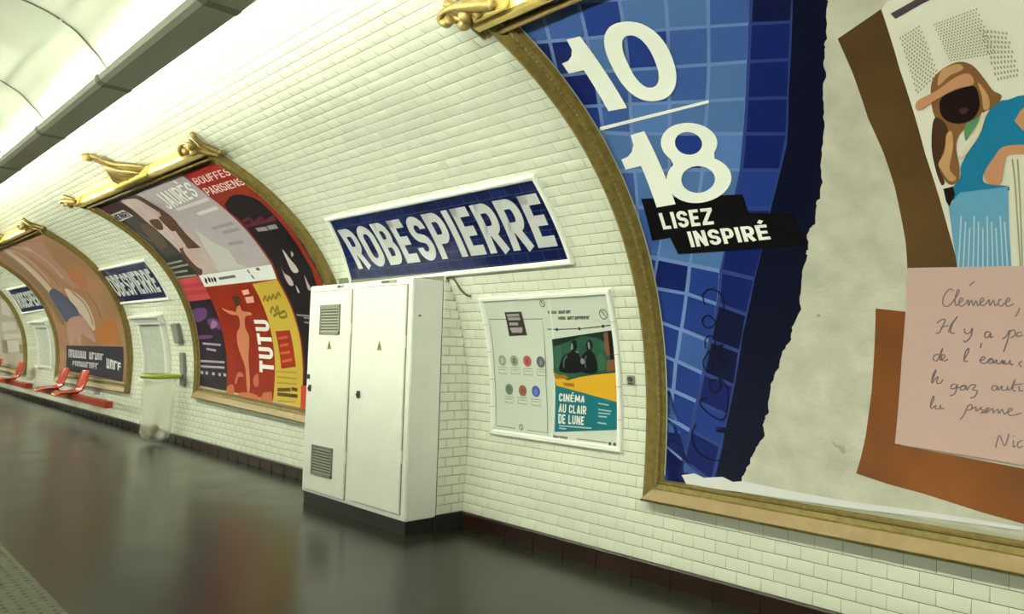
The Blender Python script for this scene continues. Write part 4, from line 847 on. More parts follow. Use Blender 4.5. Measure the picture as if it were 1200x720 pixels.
    bl = sheet('black_arch_print', [(-7.375,3.097),(-7.123,3.165),(-6.971,3.173),(-6.861,3.15),(-6.734,3.075),(-6.702,2.998),(-6.706,2.871),(-6.707,2.737),(-6.721,2.525),(-6.731,2.332),(-6.722,2.183),(-6.77,2.002),(-7.084,1.481),(-7.298,1.01),(-7.391,0.726),(-7.485,0.719),(-7.423,1.07),(-7.416,1.427),(-7.437,1.774),(-7.493,2.121),(-7.43,2.296),(-7.436,2.504),(-7.426,2.709),(-7.404,2.91),(-7.443,3.005)], O+.002, pc('near_black', 24, 18, 22), t)
    strokes('script_lettering', [[(-7.382,2.846),(-7.17,2.868),(-7.202,2.793),(-6.949,2.847),(-6.962,2.785),(-6.699,2.826)], [(-7.452,2.789),(-7.08,2.789),(-6.733,2.789)]], .035, O+.0035, pc('plum_script', 92, 32, 46), bl)
    strokes('credit_lettering', [[(-7.252,2.717),(-7.035,2.707)], [(-7.008,2.711),(-6.821,2.708)]], .05, O+.0035, pc('credit', 150, 140, 130), bl)
    sheets('dancing_figures', [sm([(-7.052,2.442),(-7.023,2.323),(-6.988,2.24),(-6.996,2.169),(-7.103,2.163),(-7.12,2.25)]), sm([(-7.294,2.263),(-7.303,2.171),(-7.224,2.121),(-7.224,2.027),(-7.316,2.027),(-7.334,2.116)]), sm([(-6.918,2.125),(-6.914,2.037),(-6.906,1.961),(-6.97,1.964)]), sm([(-6.913,2.405),(-6.894,2.369),(-6.964,2.341)]), sm([(-7.339,2.125),(-7.211,2.07),(-7.282,2.038)]), sm([(-7.186,2.021),(-7.164,1.938),(-7.206,1.94)])], O+.0035, pc('figures', 188, 176, 160), bl)
    strokes('credit_lines', [[(-7.397,1.683),(-7.101,1.664)], [(-7.26,1.649),(-7.115,1.638)], [(-7.273,1.597),(-7.147,1.589)]], .02, O+.0035, pc('credit_grey', 130, 128, 122), bl)
    sheet('red_foot_print', [(-7.508,0.885),(-7.36,0.893),(-7.404,0.626),(-7.51,0.618)], O+.003, pc('red_foot', 184, 62, 40), t)
    # --- purple poster, lower left
    U = [(-10.376,2.266),(-9.477,2.277),(-9.493,2.115),(-9.506,1.981),(-9.484,1.802),(-9.474,1.592),(-9.455,1.364),(-9.446,1.162),(-9.486,0.617),(-10.483,0.57),(-10.45,0.993),(-10.426,1.415),(-10.391,1.748),(-10.354,2.001)]
    t = paper('theatre_poster', U, pc('aubergine', 34, 22, 32, noise=.3, nscale=5), 'dark purple poster with a pink striped heading at the lower left of the crested frame')
    sheet('pink_heading', [(-10.386,2.26),(-9.485,2.271),(-9.493,2.115),(-9.494,1.939),(-10.391,1.925),(-10.38,2.106)], O+.002, pc('coral', 196, 78, 74, .66), t)
    strokes('heading_stripes', [[(-10.382,2.152),(-9.502,2.153)], [(-10.391,2.047),(-9.489,2.047)]], .055, O+.0035, pc('rose', 168, 50, 52), t)
    sheets('violet_print', [sm([(-9.84,1.647),(-9.548,1.67),(-9.494,1.516),(-9.66,1.542),(-9.797,1.516)]), sm([(-10.28,1.79),(-9.799,1.82),(-9.834,1.7),(-10.21,1.624)]), sm([(-10.255,1.436),(-9.806,1.438),(-9.886,1.399),(-10.247,1.383)])], O+.002, pc('violet', 92, 56, 96), t)
    sheet('face_print', sm([(-9.687,1.646),(-9.556,1.613),(-9.622,1.554),(-9.783,1.542)]), O+.0035, pc('mauve', 150, 110, 140), t)
    strokes('fine_lettering', [[(-10.316,1.079),(-9.52,1.083)], [(-10.312,1.006),(-9.529,1.013)], [(-10.172,1.325),(-9.583,1.312)], [(-10.067,1.253),(-9.76,1.233)]], .03, O+.0035, pc('lavender_line', 160, 150, 150), t)
    sheets('fine_lettering', [[(p[0]-.03, p[1]-.02), (p[0]+.05, p[1]-.02), (p[0]+.05, p[1]+.02), (p[0]-.03, p[1]+.02)] for p in [(-10.284,0.92),(-10.121,0.919),(-9.899,0.918),(-9.696,0.916),(-9.535,0.918)]], O+.0035, pc('dots', 170, 165, 150), t)
    sheets('logo_blocks', [[(-10.358,0.689),(-10.265,0.687),(-10.256,0.622),(-10.348,0.622)], [(-10.213,0.69),(-10.122,0.687),(-10.113,0.626),(-10.204,0.626)], [(-9.918,0.681),(-9.72,0.68),(-9.713,0.626),(-9.91,0.623)], [(-9.66,0.679),(-9.522,0.68),(-9.515,0.624),(-9.652,0.622)]], O+.0035, pc('logo_teal', 120, 160, 150), t)
    # --- red and yellow poster
    Tp = [(-9.477,2.277),(-7.478,2.289),(-7.53,2.123),(-7.475,1.774),(-7.445,1.427),(-7.461,1.069),(-7.502,0.615),(-9.486,0.617),(-9.446,1.162),(-9.455,1.364),(-9.474,1.592),(-9.484,1.802),(-9.506,1.981),(-9.493,2.115)]
    t = paper('theatre_poster', Tp, pc('vermilion', 162, 40, 14, .52, noise=.12, nscale=5), 'red and yellow poster of a pale dancer at the lower middle of the crested frame')
    sheet('white_heading', [(-9.477,2.277),(-7.478,2.289),(-7.53,2.113),(-9.5,2.109)], O+.002, pc('heading_white', 218, 224, 198, .82), t)
    strokes('heading_lettering', [[(-9.322,2.228),(-9.379,2.159)], [(-9.217,2.232),(-9.263,2.166)], [(-9.139,2.222),(-9.173,2.165)], [(-9.045,2.225),(-9.095,2.164)]], .05, O+.0035, INK, t, 0)
    strokes('heading_credits', [[(-8.953,2.199),(-8.472,2.206)], [(-8.086,2.267),(-8.071,2.217)], [(-8.069,2.197),(-8.041,2.146)], [(-7.872,2.257),(-7.789,2.256)]], .035, O+.0035, pc('credit_dark', 90, 92, 84), t)
    sheet('yellow_panel', [(-8.154,2.082),(-7.535,2.108),(-7.475,1.774),(-7.445,1.427),(-7.461,1.069),(-7.506,0.619),(-8.173,0.618),(-8.115,1.045),(-8.101,1.256),(-8.1,1.572),(-8.124,1.886)], O+.002, pc('yellow', 206, 178, 62, .66), t)
    dn = sheet('dancer_print', sm([(-9.264,1.812),(-9.121,1.775),(-8.992,1.762),(-8.893,1.748),(-8.786,1.837),(-8.721,1.826),(-8.699,1.756),(-8.506,1.735),(-8.489,1.699),(-8.673,1.678),(-8.754,1.539),(-8.704,1.455),(-8.725,1.348),(-8.793,1.181),(-8.798,0.992),(-8.78,0.806),(-8.826,0.705),(-8.875,0.801),(-8.912,1.035),(-8.998,1.176),(-9.063,1.319),(-9.033,1.466),(-8.896,1.563),(-8.862,1.691),(-9.044,1.713),(-9.213,1.767)]), O+.003, pc('dancer', 206, 132, 84, .66), t)
    sheet('dancer_hair', sm([(-8.837,1.929),(-8.701,1.96),(-8.656,1.928),(-8.707,1.843),(-8.833,1.819)]), O+.0045, pc('hair_dark', 92, 30, 16), dn)
    sheets('petal_prints', [sm([(-9.217,0.83),(-9.148,0.954),(-9.02,0.971),(-8.968,0.919),(-9.105,0.908),(-9.171,0.821)]), sm([(-9.443,0.77),(-9.272,0.803),(-9.234,0.685),(-9.434,0.673)]), sm([(-8.698,0.903),(-8.571,0.978),(-8.549,0.841),(-8.65,0.813)]), circle(*sm([(-8.826,0.681)])[0], .3, .05)], O+.003, pc('petal', 200, 116, 72, .6), t)
    sheet('ground_print', [(-8.539,0.636),(-8.417,0.753),(-8.211,0.777),(-8.151,0.616),(-8.481,0.604)], O+.003, pc('petal', 200, 116, 72, .6), t)
    sheets('logo_blocks', [[(-8.506,2.016),(-8.321,2.023),(-8.335,1.965),(-8.514,1.952)], [(-8.5,1.927),(-8.272,1.933),(-8.307,1.855),(-8.514,1.849)]], O+.003, pc('logo_pink', 222, 170, 140), t)
    block('title_lettering', 'TUTU', [(-8.144,0.993),(-8.101,1.634),(-8.468,1.64),(-8.518,0.997)], O+.0045, pc('title_white', 226, 230, 208), t, .62, .22, .12)
    strokes('script_lettering', [[(-8.066,1.862),(-7.969,1.922),(-7.968,1.859),(-7.872,1.918),(-7.853,1.88),(-7.759,1.938),(-7.755,1.882),(-7.63,1.95),(-7.621,1.901)], [(-7.994,1.713),(-7.898,1.784),(-7.857,1.734),(-7.771,1.793),(-7.776,1.709),(-7.645,1.73),(-7.633,1.67),(-7.78,1.661),(-7.8,1.709),(-7.942,1.675)]], .03, O+.0045, pc('olive_ink', 120, 110, 30), t)
    sheet('red_dates_box', [(-7.99,1.495),(-7.638,1.509),(-7.613,1.092),(-7.959,1.056)], O+.0035, pc('dates_red', 150, 42, 14), t)
    strokes('dates_lettering', [[(-7.944,1.412),(-7.721,1.43)], [(-7.934,1.324),(-7.726,1.346)], [(-7.948,1.235),(-7.712,1.258)], [(-7.928,1.141),(-7.684,1.172)]], .03, O+.005, pc('dates_pink', 190, 90, 50), t)
    strokes('credits', [[(-8.062,0.809),(-7.747,0.827)], [(-7.724,0.839),(-7.585,0.832)], [(-8.059,0.758),(-7.582,0.765)]], .04, O+.0045, pc('yellow_ink', 80, 66, 16), t, 0)
    strokes('credits_fine', [[(-8.082,1.019),(-7.601,1.027)], [(-8.076,0.96),(-7.606,0.959)], [(-8.078,0.89),(-7.608,0.898)], [(-8.053,0.681),(-7.624,0.699)]], .02, O+.0045, pc('olive_line', 160, 140, 44), t, 0)
theatre_posters()

# ------------------------------------------------------------------ posters in the two far frames
def far_posters():
    def q4(F): return [(F[0][0]+.15, F[0][1]+.15), (F[1][0]-.15, F[1][1]+.15), (F[2][0]-.15, F[2][1]-.12), (F[3][0]+.15, F[3][1]-.12)]
    q = q4(F3); t = paper('painted_poster', q, pc('ochre', 160, 122, 80, .66, noise=.2, nscale=1.2), 'brown painted poster of bent figures with a dark caption band behind the orange seats', 'posters in the far frames')
    ln = Vector((q[2][0]-q[1][0], q[2][1]-q[1][1], 0)); n = Vector((ln.y, -ln.x, 0))
    clip = [(Vector((q[1][0], q[1][1], 0)), n), (Vector((q[0][0], 0, 0)), Vector((-1, 0, 0)))]
    sheets('pale_cloth_print', [sm([(-16.306,3.526),(-16.062,3.458),(-16.297,3.13),(-16.49,2.722),(-16.627,2.317),(-16.982,2.333),(-16.857,2.888)]), sm([(-14.962,3.486),(-14.895,3.289),(-15.021,3.332)]), sm([(-15.704,2.389),(-15.008,2.142),(-14.953,1.774),(-15.14,1.488),(-15.589,1.783),(-15.889,2.03)])], O+.002, pc('pale_cloth', 184, 170, 138), t, clip)
    sheet('rose_print', [(-14.943,3.598),(-13.783,3.399),(-14.573,2.991),(-14.707,2.634),(-14.538,2.365),(-15.192,2.363),(-15.451,2.73),(-15.417,3.18)], O+.0015, pc('rose_brown', 170, 130, 104, .66), t, clip=clip)
    sheet('orange_print', sm([(-14.506,2.776),(-14.008,2.658),(-14.263,2.351),(-14.609,2.333),(-14.879,2.531)]), O+.002, pc('orange_brown', 176, 112, 66, .66), t, clip=clip)
    sheet('umber_print', sm([(-16.934,3.466),(-16.572,3.355),(-17.039,2.762),(-16.982,2.333),(-16.956,1.913),(-17.102,1.627),(-17.437,1.775),(-17.572,2.318),(-17.515,2.945)]), O+.002, pc('umber_edge', 122, 100, 70), t, clip=clip)
    sheet('navy_figure_print', sm([(-16.354,2.422),(-15.916,2.139),(-15.727,1.922),(-15.923,1.789),(-16.686,1.66),(-16.998,1.805),(-17.073,2.297)]), O+.003, pc('navy', 74, 78, 92), t, clip=clip)
    sheet('bald_figure_print', sm([(-16.851,1.678),(-16.143,1.799),(-15.522,1.749),(-15.327,1.519),(-15.166,1.283),(-15.755,1.39),(-16.026,1.454),(-16.267,1.205),(-16.475,1.352),(-16.925,1.195),(-17.071,1.348)]), O+.004, pc('flesh_brown', 158, 124, 102), t, clip=clip)
    sheet('rust_print', [(-15.246,1.488),(-14.202,1.732),(-13.712,1.665),(-13.815,1.254),(-14.979,1.239)], O+.002, pc('rust_orange', 170, 110, 52, .66), t, clip=clip)
    strokes('brush_strokes', [[(-16.049,3.547),(-15.804,3.335),(-16.044,2.957),(-16.287,2.58)], [(-15.562,3.557),(-15.021,3.332),(-15.058,2.953),(-15.268,2.595)], [(-14.888,3.419),(-14.935,3.294)]], .07, O+.0025, pc('brush_pale', 196, 170, 140, .7), t)
    strokes('brush_strokes', [[(-15.589,3.201),(-15.711,2.836),(-15.935,2.439)], [(-15.447,2.302),(-15.128,2.077),(-15.075,1.841),(-15.132,1.615)], [(-14.557,2.261),(-14.443,1.99),(-14.49,1.735)]], .06, O+.0028, pc('brush_dark', 120, 88, 62, .7), t)
    b = sheet('caption_band', [(-17.291,1.197),(-13.618,1.227),(-13.693,0.626),(-17.393,0.682)], O+.005, pc('band', 36, 36, 44), t)
    dashes('caption_lettering', [(-17.176,0.955),(-14.774,0.957),(-14.757,1.076),(-17.144,1.125)], (7,5), O+.0065, pc('caption_grey', 182, 184, 168), b)
    dashes('caption_lettering', [(-16.876,0.797),(-15.091,0.784),(-15.097,0.895),(-16.882,0.892)], (9,), O+.0065, pc('caption_grey', 182, 184, 168), b)
    dashes('caption_script', [(-14.617,0.821),(-13.767,0.807),(-13.769,0.941),(-14.613,1.009)], (4,), O+.0065, pc('caption_pale', 205, 205, 188), b)
    q = q4(F4); t = paper('painted_poster', q, pc('stone', 160, 152, 122, noise=.12, nscale=1), 'pale grey poster of stacked blocks in the leftmost frame', 'posters in the far frames')
    ln = Vector((q[2][0]-q[1][0], q[2][1]-q[1][1], 0)); clip = [(Vector((q[1][0], q[1][1], 0)), Vector((ln.y, -ln.x, 0)))]
    sheets('pale_blocks', [[(-21.762,2.397),(-21.275,2.23),(-21.787,1.864),(-22.799,1.976)], [(-23.303,1.741),(-21.607,1.748),(-21.71,1.548),(-23.558,1.505)], [(-23.441,1.411),(-20.88,1.44),(-20.881,1.335),(-23.564,1.271)], [(-23.26,1.228),(-21.785,1.264),(-21.698,0.986),(-23.139,0.935)]], O+.002, pc('block_pale', 186, 182, 155), t, clip)
    sheets('dark_blocks', [[(-20.571,2.45),(-20.394,2.202),(-20.76,1.893),(-21.274,2.086)], [(-21.548,1.883),(-20.704,1.826),(-20.813,1.504),(-21.458,1.591)], [(-21.844,1.155),(-20.983,1.166),(-21.041,0.916),(-21.8,0.941)], [(-23.907,1.268),(-23.245,1.251),(-23.249,0.887),(-23.92,0.896)]], O+.003, pc('block_dark', 122, 112, 86), t, clip)
far_posters()

# ------------------------------------------------------------------ notice board with the cinema poster
def notice_board():
    q = [(-4.429,0.661),(-3.124,0.661),(-3.101,1.783),(-4.416,1.769)]
    t = thing('notice_board', pt(-3.77, .65), 'white framed notice board on the tiles between the cabinet and the largest frame', 'notice board')
    bm = bmesh.new(); sec = [(0, 0), (0, .026), (.007, .032), (.028, .032), (.037, .020), (.042, .012)]
    for A, B, na, nb in ((q[0], q[1], (1, 1), (-1, 1)), (q[1], q[2], (-1, 1), (-1, -1)), (q[2], q[3], (-1, -1), (1, -1)), (q[3], q[0], (1, -1), (1, 1))):
        a = [bm.verts.new((A[0]+na[0]*w, A[1]+na[1]*w, o)) for w, o in sec]; b = [bm.verts.new((B[0]+nb[0]*w, B[1]+nb[1]*w, o)) for w, o in sec]
        for k in range(len(sec)-1): bm.faces.new((a[k], b[k], b[k+1], a[k+1]))
    bend(bm); obj('frame', bm, TRIMW, t)
    for f in (.2, .4, .6, .8):
        for e, d in ((1, -.04), (0, .04)):
            c = bil(q, e, f); bm = bmesh.new(); wbox(bm, min(c[0], c[0]+d), max(c[0], c[0]+d), c[1]-.0015, c[1]+.0015, .01, .0328)
            bend(bm); obj('frame_joint', bm, GREYM, t)
    o = .014
    sheet('backing_sheet', inset(q, .04), o, pc('sheet_grey', 194, 204, 170, .8, .4), t, thick=.012)
    ln = pc('thin_line', 104, 110, 84)
    sheet('sheet_divider', [(-3.671,1.777),(-3.655,1.777),(-3.757,0.662),(-3.778,0.663)], o+.003, pc('divider', 205, 214, 180), t)
    strokes('sheet_outline', [[(-4.366,0.732),(-4.151,0.729)], [(-4.021,0.728),(-3.806,0.729),(-3.815,1.094),(-3.792,1.384),(-3.774,1.585),(-4.351,1.588),(-4.361,1.41),(-4.373,1.134),(-4.366,0.732)]], .006, o+.002, ln, t, 0)
    pq = sheet('dark_title_plaque', [(-4.156,1.453),(-3.96,1.461),(-3.976,1.645),(-4.158,1.644)], o+.003, pc('plaque', 58, 48, 40), t)
    strokes('plaque_lettering', [[(-4.138,1.618),(-4.002,1.62)], [(-4.133,1.59),(-4,1.59)], [(-4.13,1.55),(-4.031,1.55)], [(-4.13,1.51),(-3.995,1.512)], [(-4.119,1.491),(-4.004,1.492)]], .022, o+.0045, pc('plaque_text', 150, 146, 130), pq, 0)
    cs = [(-4.269,1.257),(-4.136,1.258),(-3.992,1.259),(-3.851,1.257),(-4.214,1.03),(-4.065,1.028),(-3.923,1.031)]
    ins = [(140, 150, 120), (146, 146, 116), (164, 88, 72), (92, 88, 88), (98, 124, 90), (150, 92, 66), (68, 94, 148)]
    inn = [(172, 182, 150), (110, 110, 82), (140, 70, 58), (124, 118, 112), (86, 112, 80), (130, 76, 52), (96, 122, 170)]
    bx = [(-4.274,1.176),(-4.131,1.179),(-3.992,1.177),(-3.848,1.177),(-4.216,0.948),(-4.069,0.949),(-3.926,0.947)]
    for i, c in enumerate(cs):
        b = sheet('round_badge', circle(c[0], c[1], .043), o+.003, pc('badge_%s' % 'abcdefg'[i], *ins[i]), t)
        sheet('badge_motif', [(c[0]-.018, c[1]-.022), (c[0]+.012, c[1]-.026), (c[0]+.02, c[1]+.004), (c[0]+.004, c[1]+.026), (c[0]-.014, c[1]+.014)], o+.0042, pc('motif_%s' % 'abcdefg'[i], *inn[i]), b)
        e = bx[i]; w, h = .047, .024
        strokes('badge_caption_box', [[(e[0]-w, e[1]-h), (e[0]+w, e[1]-h), (e[0]+w, e[1]+h), (e[0]-w, e[1]+h), (e[0]-w, e[1]-h)], [(e[0]-w*.7, e[1]+.006), (e[0]+w*.6, e[1]+.006)]], .004, o+.003, ln, t, 0)
    dk = pc('line_dark', 66, 70, 56)
    for (c, r) in (([(-3.739,1.701)][0], .024), ([(-3.193,1.611)][0], .034), ([(-4.086,0.745)][0], .02)):
        strokes('round_emblem', [circle(*c, r, n=16)+[(c[0]+r, c[1])], [(c[0]-r*.3, c[1]+r*.7), (c[0]+r*.1, c[1]), (c[0]+r*.5, c[1]-r*.6)]], .006, o+.003, dk, t, 0)
    dashes('heading_lettering', [(-3.704,1.623),(-3.478,1.623),(-3.476,1.645),(-3.704,1.645)], (5,7), o+.003, dk, t)
    dashes('heading_lettering', [(-3.612,1.575),(-3.316,1.578),(-3.315,1.602),(-3.614,1.599)], (4,12), o+.003, dk, t)
    strokes('line_diagram', [[(-3.737,1.507),(-3.644,1.505),(-3.429,1.51),(-3.214,1.527),(-3.132,1.536)]], .007, o+.003, dk, t, 0)
    sheets('line_stops', [circle(*c, .013, n=8) for c in [(-3.644,1.505),(-3.429,1.51),(-3.214,1.527)]], o+.004, dk, t)
    dashes('foot_lettering', [(-3.762,0.699),(-3.603,0.702),(-3.603,0.721),(-3.763,0.718)], (12,), o+.003, dk, t)
    strokes('foot_lettering', [[(-3.522,0.715),(-3.243,0.718)]], .008, o+.003, pc('foot_grey', 130, 136, 108), t, 0)
    sheets('foot_logos', [[(-3.231,0.701),(-3.209,0.702),(-3.21,0.724),(-3.232,0.723)], [(-3.191,0.702),(-3.169,0.703),(-3.169,0.723),(-3.191,0.723)]], o+.003, dk, t)
    # cinema poster
    c4 = [(-3.733,0.744),(-3.157,0.816),(-3.131,1.501),(-3.705,1.432)]
    p = thing('cinema_poster', pt(c4[0][0], c4[0][1], .016), 'small teal, yellow and green film night poster on the right half of the notice board', 'poster')
    o = .019
    sheet('paper', c4, o, pc('cinema_teal', 18, 104, 102), p, thick=.002)
    sheet('yellow_wedge', [(-3.733,1.213),(-3.135,1.211),(-3.141,1.002),(-3.707,1.087)], o+.0015, pc('cinema_yellow', 206, 160, 34), p)
    ph = sheet('photo_print', [(-3.705,1.432),(-3.131,1.501),(-3.152,1.205),(-3.316,1.186),(-3.474,1.161),(-3.59,1.131),(-3.67,1.164),(-3.723,1.181)], o+.003, pc('cinema_green', 38, 78, 52, noise=.3, nscale=9), p)
    sheets('green_glow', [sm([(-3.708,1.348),(-3.664,1.386),(-3.625,1.368),(-3.63,1.294),(-3.67,1.22),(-3.709,1.237)]), sm([(-3.29,1.321),(-3.235,1.322),(-3.226,1.236),(-3.292,1.216)])], o+.0042, pc('glow_green', 58, 102, 70, .6), ph)
    sheet('dark_sky', [(-3.703,1.43),(-3.175,1.495),(-3.191,1.401),(-3.271,1.444),(-3.403,1.461),(-3.551,1.415),(-3.691,1.376)], o+.004, pc('night', 18, 36, 28), ph)
    sheets('seated_figures', [sm([(-3.655,1.193),(-3.643,1.266),(-3.603,1.313),(-3.546,1.338),(-3.526,1.352),(-3.532,1.388),(-3.508,1.424),(-3.473,1.425),(-3.467,1.389),(-3.479,1.352),(-3.455,1.317),(-3.458,1.2)]), sm([(-3.452,1.201),(-3.442,1.299),(-3.406,1.34),(-3.381,1.354),(-3.385,1.399),(-3.357,1.429),(-3.328,1.422),(-3.328,1.382),(-3.344,1.355),(-3.313,1.32),(-3.31,1.206)])], o+.0055, pc('figure_black', 12, 16, 16), ph)
    sheets('face_highlights', [sm([(-3.522,1.397),(-3.509,1.406),(-3.505,1.379),(-3.515,1.359),(-3.527,1.361)]), sm([(-3.364,1.412),(-3.352,1.415),(-3.348,1.386),(-3.355,1.365),(-3.366,1.372)]), sm([(-3.485,1.352),(-3.466,1.344),(-3.461,1.335),(-3.481,1.34)]), sm([(-3.448,1.29),(-3.424,1.296),(-3.412,1.269),(-3.434,1.255),(-3.449,1.263)])], o+.007, pc('face_pale', 118, 134, 104), ph)
    strokes('coat_edges', [[(-3.615,1.222),(-3.608,1.277),(-3.573,1.314)], [(-3.392,1.318),(-3.41,1.282),(-3.409,1.229)]], .012, o+.0065, pc('coat_grey', 70, 84, 74), ph)
    sheets('brown_curtain', [[(-3.213,1.48),(-3.176,1.488),(-3.181,1.324),(-3.208,1.323),(-3.222,1.357)], [(-3.218,1.288),(-3.142,1.299),(-3.148,1.221),(-3.222,1.21)]], o+.0055, pc('curtain_brown', 112, 74, 46), ph)
    sheet('dark_curtain', [(-3.176,1.492),(-3.132,1.497),(-3.143,1.29),(-3.168,1.255),(-3.187,1.323)], o+.005, pc('figure_black', 12, 16, 16), ph)
    sheets('dark_strips', [[(-3.72,1.171),(-3.613,1.17),(-3.575,1.153),(-3.598,1.145),(-3.709,1.138)], [(-3.641,1.114),(-3.529,1.112),(-3.531,1.088),(-3.62,1.09)]], o+.0045, pc('ochre_dark', 146, 104, 30), p)
    wt = pc('cinema_white', 214, 222, 190, .82)
    block('title_lettering', 'CINÉMA', [(-3.685,0.973),(-3.441,0.98),(-3.433,1.028),(-3.682,1.032)], o+.004, wt, p, .52,.18,.09)
    block('title_lettering', 'AU CLAIR', [(-3.692,0.893),(-3.427,0.896),(-3.423,0.956),(-3.685,0.955)], o+.004, wt, p, .52,.18,.09)
    block('title_lettering', 'DE LUNE', [(-3.694,0.81),(-3.449,0.82),(-3.443,0.88),(-3.694,0.88)], o+.004, wt, p, .52,.18,.09)
    strokes('fine_lettering', [[(-3.314,0.983),(-3.224,0.978)], [(-3.316,0.941),(-3.203,0.936)], [(-3.316,0.917),(-3.211,0.917)], [(-3.317,0.893),(-3.241,0.894)], [(-3.325,0.848),(-3.246,0.846)], [(-3.686,0.794),(-3.379,0.804)], [(-3.686,0.776),(-3.619,0.776)]], .010, o+.004, pc('fine_white', 150, 186, 170), p, 0)
notice_board()

# small fitting beside the big frame
c = [(-3.034,1.158)][0]
t = thing('wall_fitting', pt(*c), 'small dark square fitting on one tile beside the left edge of the largest frame', 'fitting')
bm = bmesh.new(); wbox(bm, c[0]-.028, c[0]+.028, c[1]-.032, c[1]+.032, .004, .016, .003); bend(bm, 1); obj('plate', bm, M('fitting_grey', (.28, .28, .22), .5), t)
bm = bmesh.new(); add_tube(bm, [(c[0], c[1]+.008, .015), (c[0], c[1]+.008, .028)], .017, 12); wbox(bm, c[0]-.02, c[0]+.02, c[1]-.028, c[1]-.016, .015, .02); bend(bm, 1); obj('dark_socket', bm, DGREY, t)

# ------------------------------------------------------------------ electrical cabinet
def cabinet():
    x0, x1, y0, y1, z0, z1 = -6.347, -4.726, 3.46, 3.762, .11, 2.003
    t = thing('electrical_cabinet', ((x0+x1)/2, y0, 0), 'tall cream two-door electrical cabinet standing against the tiled wall', 'cabinet')
    bm = bmesh.new(); add_box(bm, x0, x1, y0, y1, z0, z1, .008); obj('body', bm, CABW, t)
    bm = bmesh.new(); add_box(bm, x0+.02, x1-.015, y0+.015, y1, 0, z0); obj('plinth', bm, BLACK, t)
    GAP = M('cabinet_gap_shadow_tone', C(120, 124, 92, .8), .7)
    def door(q, vents, tri, lock, lockm, hinges):
        # q in (x,z): BL, BR, TR, TL on the front plane
        xa = (q[0][0]+q[3][0])/2; xb = (q[1][0]+q[2][0])/2; za = (q[0][1]+q[1][1])/2; zb = (q[2][1]+q[3][1])/2
        bm = bmesh.new(); add_box(bm, xa-.006, xb+.006, y0-.003, y0+.001, za-.006, zb+.006); obj('door_gap_shade', bm, GAP, t)  # thin rim coloured as the shadow in the gap round the door
        bm = bmesh.new(); add_box(bm, xa, xb, y0-.016, y0-.002, za, zb, .004); d = obj('door', bm, CABW, t)
        for v in vents:
            vx0 = min(p[0] for p in v); vx1 = max(p[0] for p in v); vz0 = min(p[1] for p in v); vz1 = max(p[1] for p in v)
            bm = bmesh.new()
            add_box(bm, vx0, vx1, y0-.020, y0-.015, vz0, vz1, 0, 1)
            for a in ((vx0, vx0+.018, vz0, vz1), (vx1-.018, vx1, vz0, vz1), (vx0, vx1, vz0, vz0+.025), (vx0, vx1, vz1-.02, vz1)): add_box(bm, a[0], a[1], y0-.026, y0-.016, a[2], a[3])
            n = 9
            for k in range(n):
                z = vz0+.03 + (vz1-vz0-.06)*k/(n-1)
                bm2 = [bm.verts.new(p) for p in ((vx0+.015, y0-.021, z+.008), (vx1-.015, y0-.021, z+.008), (vx1-.015, y0-.026, z-.006), (vx0+.015, y0-.026, z-.006))]
                bm.faces.new(bm2)
            tag(obj('ventilation_grille', bm, [GREYM, BLACK], d), 'grey louvred grille')
        c = tri; h = .05; w = .034
        bm = bmesh.new(); a = [bm.verts.new((c[0]+dx, y, c[1]+dz)) for y in (y0-.0175, y0-.0155) for dx, dz in ((-w, -h*.6), (w, -h*.6), (0, h))]
        bm.faces.new(a[:3]); bm.faces.new(a[3:][::-1])
        for k in range(3): bm.faces.new((a[k], a[(k+1)%3], a[3+(k+1)%3], a[3+k]))
        s = obj('warning_triangle', bm, pc('warning_olive', 128, 122, 74), d)
        bm = bmesh.new(); z = c[1]
        p = [(.004, .022), (-.009, -.002), (.0, -.002), (-.005, -.020), (.009, .004), (.0, .004)]
        bm.faces.new([bm.verts.new((c[0]+a, y0-.0182, z+b)) for a, b in p]); obj('lightning_symbol', bm, INK, s)
        for (lx, lz, hh) in lock:
            bm = bmesh.new(); add_box(bm, lx-.02, lx+.02, y0-.030, y0-.014, lz-hh, lz+hh, .004); add_tube(bm, [(lx, y0-.028, lz), (lx, y0-.04, lz)], .011, 10)
            obj('lock', bm, lockm, d)
        for hz in hinges:
            bm = bmesh.new(); add_tube(bm, [(xb+.003, y0-.012, hz-.05), (xb+.003, y0-.012, hz+.05)], .009, 8); obj('hinge', bm, CABW, d)
    L = [(-6.313,0.124),(-5.625,0.156),(-5.578,1.943),(-6.256,1.946)]
    Rr = [(-5.496,0.158),(-4.806,0.159),(-4.78,1.944),(-5.443,1.956)]
    door(L, [[(-6.11,1.556),(-5.771,1.551),(-5.779,1.818),(-6.097,1.819)], [(-6.154,0.29),(-5.812,0.292),(-5.798,0.552),(-6.139,0.545)]], [(-5.935,1.451)][0], [(*[(-6.273,1.161)][0], .022), (*[(-6.24,1.057)][0], .03)], DGREY, [.5, 1.6])
    door(Rr, [], [(-5.141,1.455)][0], [(*[(-5.421,1.048)][0], .03)], DGREY, [.6, 1.5])
    for c, w in (([(-5.807,1.98)][0], .05), ([(-5.061,1.986)][0], .105)):
        bm = bmesh.new(); add_box(bm, c[0]-w, c[0]+w, y0-.006, y0+.001, c[1]-.012, c[1]+.012); n = obj('name_plate', bm, M('plate_grey', (.3, .3, .25), .4), t)
        bm = bmesh.new(); add_box(bm, c[0]-w*.9, c[0]+w*.1, y0-.0075, y0-.005, c[1]-.008, c[1]+.008); obj('plate_print', bm, DGREY, n)
    bm = bmesh.new(); e = [(-4.628,1.689)][0]; add_box(bm, x1-.002, x1+.004, 3.52, 3.545, 1.70, 1.715, .001); obj('side_screw', bm, GREYM, t)
cabinet()
bm = bmesh.new()
